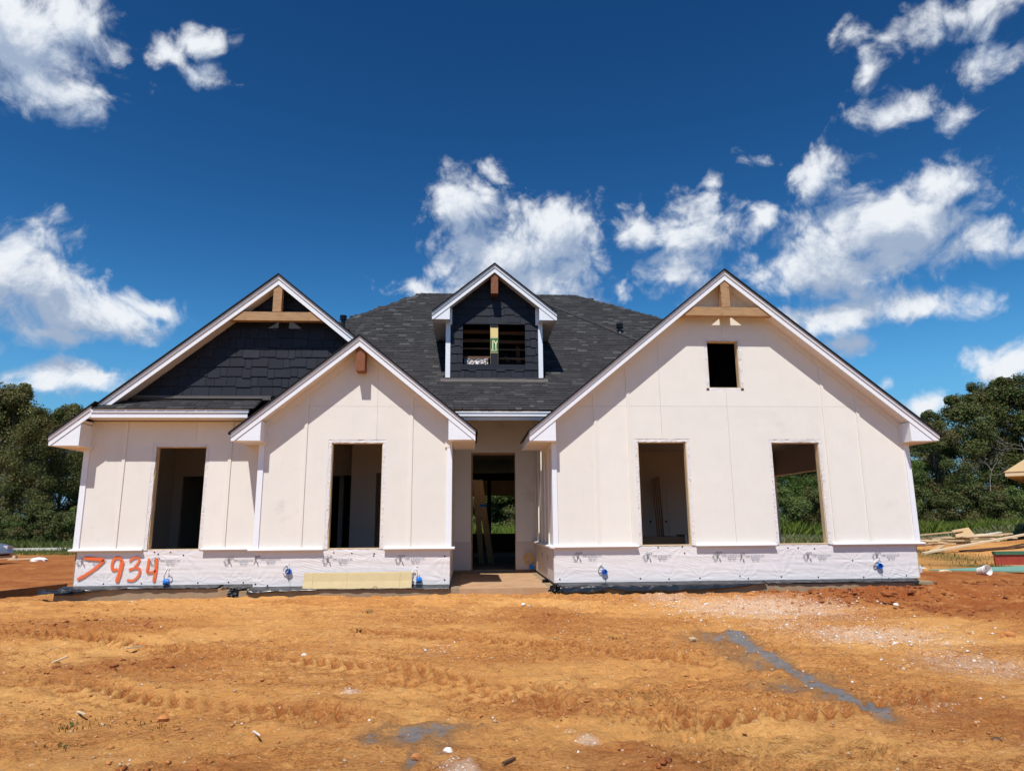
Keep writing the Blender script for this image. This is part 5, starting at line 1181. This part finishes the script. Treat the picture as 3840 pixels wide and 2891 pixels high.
# bushes under the trees
bushes = [make_tree('bush', 'dark', 10, 6.0, 15000, 31, size=.38, low=.02, nb=26), make_tree('bush', 'pale', 10, 6.0, 15000, 32, size=.36, low=.02, nb=26)]
bused = set()
def plant_bush(k, x, y, H, label, group=None):
    src = bushes[k]
    if k in bused:
        o = src.copy(); COL.objects.link(o)
        for ch in src.children: c = ch.copy(); COL.objects.link(c); c.parent = o
    else: o = src; bused.add(k)
    s = H/10; o.location = (x, y, ground_z(x, y)-.05); o.scale = (s, s, s); o.rotation_euler = (0, 0, tr.uniform(0, 6)); tag(o, label, 'bush', group)
for px, y, H, k in ((-20, 29.5, 2.2, 0), (60, 28.5, 1.8, 1), (140, 29, 2.6, 0), (220, 28.5, 2.0, 0), (290, 29, 2.2, 1), (360, 30, 2.6, 0)):
    p = at_y(px, 2000, y); plant_bush(k, p[0], y, H, 'low bush in the undergrowth below the left trees', 'undergrowth below the left trees')
for px, y, H, k in ((3400, 37, 3.0, 1), (3470, 37.5, 3.6, 0), (3560, 38, 3.4, 0), (3650, 38.5, 3.8, 0), (3740, 38, 3.2, 0), (3830, 38, 3.4, 1), (2960, 33.5, 3.2, 1), (3080, 34, 3.4, 0)):
    p = at_y(px, 1990, y); plant_bush(k, p[0], y, H, 'low bush in the undergrowth below the right trees', 'undergrowth below the right trees')
for x, y, H, k in ((1.2, 34.5, 4.2, 1), (-.6, 35, 4.4, 0), (3.6, 35.5, 4.2, 1), (-2.2, 33, 3.4, 1), (.3, 33.5, 3.6, 1), (2.8, 33, 3.0, 0), (-5, 34, 3, 0)):
    plant_bush(k, x, y, H, 'low bush seen through the doorway beyond the rear window', 'bushes beyond the rear window')
# dead branch against the right trees
rb = np.random.default_rng(8); mb = MB(); p = at_y(3790, 1640, 39.0)
def twig(a, d, l, r, lev):
    b = a+d*l; mb.tube([a, a.lerp(b, .5)+Vector(rb.normal(size=3)*.06*l), b], [r, r*.75, r*.4], 4)
    if lev:
        for _ in range(3): twig(a.lerp(b, rb.uniform(.4, 1)), (d+Vector(rb.normal(size=3)*.6)).normalized(), l*rb.uniform(.5, .75), r*.6, lev-1)
twig(Vector((p[0]+1.6, 39.0, p[2]-2.6)), Vector((-.35, 0, .9)).normalized(), 2.3, .035, 4); twig(Vector((p[0]-2.6, 38.6, p[2]-4.2)), Vector((.2, 0, .95)).normalized(), 1.8, .03, 4)
m_ = material('dead_wood', (.30, .26, .22), .9); tag(mb.build('dead_branch', 'dead_wood'), 'bare grey dead branches in front of the right trees', 'branch')

def grass(name, n, region, hgt, wid, cols, seed, lean=.35, dens=None, **kw):
    rng = np.random.default_rng(seed); x0, x1, y0, y1 = region
    x, y = rng.uniform(x0, x1, n), rng.uniform(y0, y1, n)
    if dens is not None: k = dens(x, y) > rng.random(n); x, y = x[k], y[k]
    n = len(x); z = ground_shape(x, y)-.02; h = hgt*rng.uniform(.45, 1.15, n)*(1+.5*fbm(x*.6, y*.6, 2, seed)); a = rng.uniform(0, 6.28, n); w = wid*rng.uniform(.6, 1.3, n)
    lx, ly = rng.normal(size=n)*lean*h, rng.normal(size=n)*lean*h; dx, dy = np.cos(a)*w, np.sin(a)*w
    V = np.stack([np.stack([x-dx, y-dy, z], 1), np.stack([x+dx, y+dy, z], 1), np.stack([x+dx*.6+lx*.45, y+dy*.6+ly*.45, z+h*.6], 1), np.stack([x+lx, y+ly, z+h], 1)], 1).reshape(-1, 3)
    C = np.array(cols)[rng.integers(0, len(cols), n)]*rng.uniform(.7, 1.3, n)[:, None]
    return fast_mesh(name, V, np.arange(4*n).reshape(-1, 4), 'leaf', cols=np.repeat(np.concatenate([C, np.ones((n, 1))], 1), 4, 0), kind='stuff', **kw)
GC = [(.105, .150, .030), (.14, .17, .04), (.085, .125, .026), (.19, .195, .065)]
grass('meadow_grass', 16000, (-32, -9, 19.8, 25.2), .13, .014, GC, 7)
grass('meadow_grass', 34000, (-34, -9, 25.6, 31), .50, .018, GC, 1)
grass('meadow_grass', 60000, (6, 42, 21.5, 34), .40, .016, GC+[(.36, .35, .22), (.30, .29, .17)], 2)
grass('tall_weeds', 26000, (4, 44, 31, 36.5), 1.05, .028, [(.15, .205, .028), (.115, .17, .028), (.18, .21, .04)], 3)
grass('meadow_grass', 26000, (-7, 7, 15.2, 27), .55, .014, GC+[(.32, .31, .18), (.36, .34, .24)], 4)
grass('tall_weeds', 16000, (-7, 7, 24, 31), .95, .018, [(.15, .205, .028), (.125, .185, .028)], 6)
def patch(x, y):
    r = np.zeros(len(x))
    for px, py, rx, ry, w in STAINS[3]:
        cx, cy, ax, ay = stain(px, py, rx, ry); r = np.maximum(r, w*gauss(x, y, cx, cy, ax, ay))
    return r*np.clip(.6+2.5*fbm(x*.9, y*.9, 2, 3), 0, 1)
grass('short_grass', 40000, (8.5, 26, 4.5, 15), .10, .008, [(.075, .115, .024), (.105, .13, .03), (.06, .095, .022)], 5, dens=patch)
# white umbels standing above the meadow
def weed_tuft(label, px, py, r, n, h, seed):
    a = on_ground(px, py, -.3); rng = np.random.default_rng(seed); mb = MB()
    for _ in range(n):
        d = rng.uniform(0, 6.28); q = r*rng.random(); s = Vector((a[0]+q*math.cos(d)*1.6, a[1]+q*math.sin(d), a[2]-.01)); l = h*.62*rng.uniform(.5, 1.2); v = Vector((math.cos(d)*rng.uniform(.3, 1.4), math.sin(d)*rng.uniform(.3, 1.2), .9)).normalized()
        e = s+v*l; w = Vector((-v.y, v.x, 0)); w = (w.normalized() if w.length > 1e-3 else Vector((1, 0, 0)))*.003
        m1 = s+v*l*.6+Vector((0, 0, .012)); mb.add([s-w, s+w, m1+w*.8, e, m1-w*.8], [(0, 1, 2, 4), (4, 2, 3)])
    c = rng.uniform(.8, 1.2); return tag(mb.build('weed_tuft', 'leaf', col=(.075*c, .085*c, .022*c, 1)), label, 'weed')
for i, (px, py, r, n, h, lab) in enumerate(((505, 2700, .20, 90, .07, 'widest sprawling green weed on the foreground dirt'), (595, 2725, .10, 40, .06, 'smaller weed beside the widest sprawling weed'), (262, 2722, .11, 45, .06, 'green weed sprig left of the widest sprawling weed'), (228, 2800, .10, 40, .06, 'thin weed near the bottom left of the dirt yard'),
    (1382, 2296, .07, 30, .12, 'upright grass tuft between the yellow panel and the yard'), (1350, 2366, .07, 34, .09, 'grass tuft below the upright tuft before the panel'), (755, 2316, .06, 24, .08, 'grass tuft on the dirt below the dangling blue box'), (2305, 2395, .07, 30, .09, 'grass tuft on the dirt before the right gable'), (2285, 2355, .06, 24, .08, 'dry grass tuft just behind another before the right gable'), (2530, 2252, .05, 20, .08, 'small green tuft among the white gypsum crumbs'), (2690, 2280, .04, 16, .08, 'tiny green sprig amid the densest white crumbs'), (2365, 2345, .05, 20, .08, 'small tuft right of the dry one before the right gable'), (890, 2310, .06, 26, .06, 'flat brownish tuft below the crumpled corner plastic'), (1010, 2545, .07, 24, .05, 'sparse weed beside the tyre tracks'))):
    weed_tuft(lab, px, py, r, n, h, 40+i)

# ------------------------------------------------------------------ clods, crumbs, stones and sticks on the soil
gz_cache = None
def surf(x, y):                                        # height of the finished ground mesh
    i = np.clip(np.searchsorted(gx, x)-1, 0, len(gx)-2); j = np.clip(np.searchsorted(gy, y)-1, 0, len(gy)-2)
    fx = (x-gx[i])/(gx[i+1]-gx[i]); fy = (y-gy[j])/(gy[j+1]-gy[j])
    return (Z[j, i]*(1-fx)+Z[j, i+1]*fx)*(1-fy)+(Z[j+1, i]*(1-fx)+Z[j+1, i+1]*fx)*fy
def scatter(name, mat, n, weight, smin, smax, seed, flat=.7, power=2.2):
    rng = np.random.default_rng(seed); x, y = rng.uniform(-9, 10.5, n*6), -9+10.0*rng.random(n*6)
    k = weight(x, y) > rng.random(n*6); x, y = x[k][:n], y[k][:n]
    m = ~((x > -8.1) & (x < 6.95) & (y > -.17)); x, y = x[m], y[m]; n = len(x)
    z = surf(x, y); s = smin+(smax-smin)*rng.random(n)**power
    base = np.array([(1, 0, 0), (-1, 0, 0), (0, 1, 0), (0, -1, 0), (0, 0, 1), (0, 0, -1)], float)*1.0
    F0 = np.array([(0, 2, 4), (2, 1, 4), (1, 3, 4), (3, 0, 4), (2, 0, 5), (1, 2, 5), (3, 1, 5), (0, 3, 5)])
    j = rng.uniform(.6, 1.4, (n, 6, 3)); ang = rng.uniform(0, 6.28, n); c, s_ = np.cos(ang), np.sin(ang)
    B = base[None]*j+rng.normal(size=(n, 6, 3))*.22; B[..., 2] *= flat
    bx, by = B[..., 0]*c[:, None]-B[..., 1]*s_[:, None], B[..., 0]*s_[:, None]+B[..., 1]*c[:, None]
    V = np.stack([bx, by, B[..., 2]], -1)*s[:, None, None]+np.stack([x, y, z+s*flat*.35], 1)[:, None]
    F = (F0[None]+np.arange(n)[:, None, None]*6).reshape(-1, 3)
    return fast_mesh(name, V.reshape(-1, 3), F, mat, kind='stuff')
def wmask(k, thr, amp):
    def f(x, y):
        r = np.zeros(len(x))
        for px, py, rx, ry, w in STAINS[k]:
            cx, cy, ax, ay = stain(px, py, rx, ry); r = np.maximum(r, w*gauss(x, y, cx, cy, ax, ay))
        return np.clip((r-thr)*amp, 0, 1)*np.clip(.45+2.6*fbm(x*1.7, y*1.7, 2, 9), 0, 1)
    return f
scatter('gypsum_crumbs', 'chip', 9000, wmask(0, .12, 1.6), .004, .024, 1, .55, 3.0)
scatter('gypsum_crumbs', 'chip', 700, lambda x, y: .3+0*x, .004, .016, 2, .6, 3.0)
scatter('soil_clods', 'clod_red', 11000, wmask(2, .12, 1.5), .006, .042, 3, .55, 3.6)
scatter('soil_clods', 'clod', 9000, lambda x, y: np.clip(.12+1.7*fbm(x*1.1, y*1.4, 3, 4), 0, 1), .004, .024, 4, .5, 3.4)
scatter('loose_pebbles', 'stone', 1500, lambda x, y: .3+0*x, .005, .02, 5, .7, 3.0)
def stone_at(px, py, s, mat, lab, cat='stone', seed=1, flat=.6):
    p = at_z(px, py, -.3)
    for _ in range(8): p = at_z(px, py, float(surf(np.array([p[0]]), np.array([p[1]]))[0]))
    return chunk(cat.replace(' ', '_'), lab, cat, (p[0], p[1], p[2]+s*flat*.5), (s, s*.8, s*flat), mat, seed, 9)
for i, (px, py, s, mat, lab, cat) in enumerate(((1963, 2268, .035, 'chip', 'pale stone on the dirt below the porch', 'stone'), (1985, 2276, .04, 'stone', 'tan stone beside the pale one below the porch', 'stone'), (1140, 2458, .028, 'chip', 'flat pale stone by the tyre tracks', 'stone'), (3738, 2782, .035, 'form_brown', 'dark brown stone at the lower right of the yard', 'stone'), (2345, 2752, .024, 'chip', 'white gypsum lump on the foreground dirt', 'gypsum lump'), (1680, 2818, .03, 'chip', 'white lump beside the gypsum heap', 'gypsum lump'),
    (3130, 2395, .05, 'chip', 'white gypsum lump above the blue clay streak', 'gypsum lump'), (3780, 2390, .08, 'clod', 'big orange clod at the right of the yard', 'clod'), (2900, 2225, .085, 'clod_red', 'large red clod heap before the right gable footing', 'clod'), (2815, 2235, .07, 'clod', 'orange clod left of the large red clod', 'clod'), (3330, 2232, .095, 'clod_red', 'largest red clod at the right corner of the house', 'clod'), (3420, 2222, .075, 'clod_red', 'red clod just right of the largest one', 'clod'),
    (612, 2702, .045, 'clod', 'round orange clod beside the sprawling weed', 'clod'), (1108, 2702, .04, 'clod', 'dark orange clod in the middle foreground', 'clod'), (3360, 2270, .04, 'chip', 'white block among the red clods', 'gypsum lump'), (2600, 2400, .04, 'stone', 'small brown stone left of the blue clay streak', 'stone'), (1565, 2845, .04, 'clod', 'orange clod left of the gypsum heap', 'clod'))):
    stone_at(px, py, s, mat, lab, cat, 60+i)
def stick(px0, py0, px1, py1, w, mat, lab):
    a, b = at_z(px0, py0, -.4), at_z(px1, py1, -.4); za, zb_ = (float(surf(np.array([q[0]]), np.array([q[1]]))[0]) for q in (a, b))
    a, b = at_z(px0, py0, za), at_z(px1, py1, zb_); plank('stick', lab, (a[0], a[1], za+w*.7), (b[0], b[1], zb_+w*.7), w, w*.6, mat, 'stick')
stick(160, 2505, 252, 2466, .02, 'lumber_pale', 'pale lath stick lying on the dirt at the left'); stick(470, 2435, 535, 2428, .02, 'lumber_pale', 'pale wood chip strip above the tyre tracks'); stick(290, 2672, 318, 2682, .014, 'lumber_pale', 'small pale splinter left of the sprawling weed')
stick(1888, 2870, 1930, 2850, .02, 'form_brown', 'dark twig near the gypsum heap'); stick(950, 2745, 972, 2760, .012, 'chip', 'pale flake on the dirt below the tyre tracks'); stick(540, 2350, 565, 2332, .012, 'nail_red', 'thin red straw on the dirt below the orange number')
stick(1500, 2239, 1565, 2246, .02, 'form_brown', 'thin brown stick before the porch slab')
p = at_z(2075, 2232, -.22); chunk('root_scrap', 'torn brown root lying at the porch slab corner', 'root', (p[0], p[1], ground_z(p[0], p[1])+.03), (.14, .06, .045), 'lumber', 77, 9)
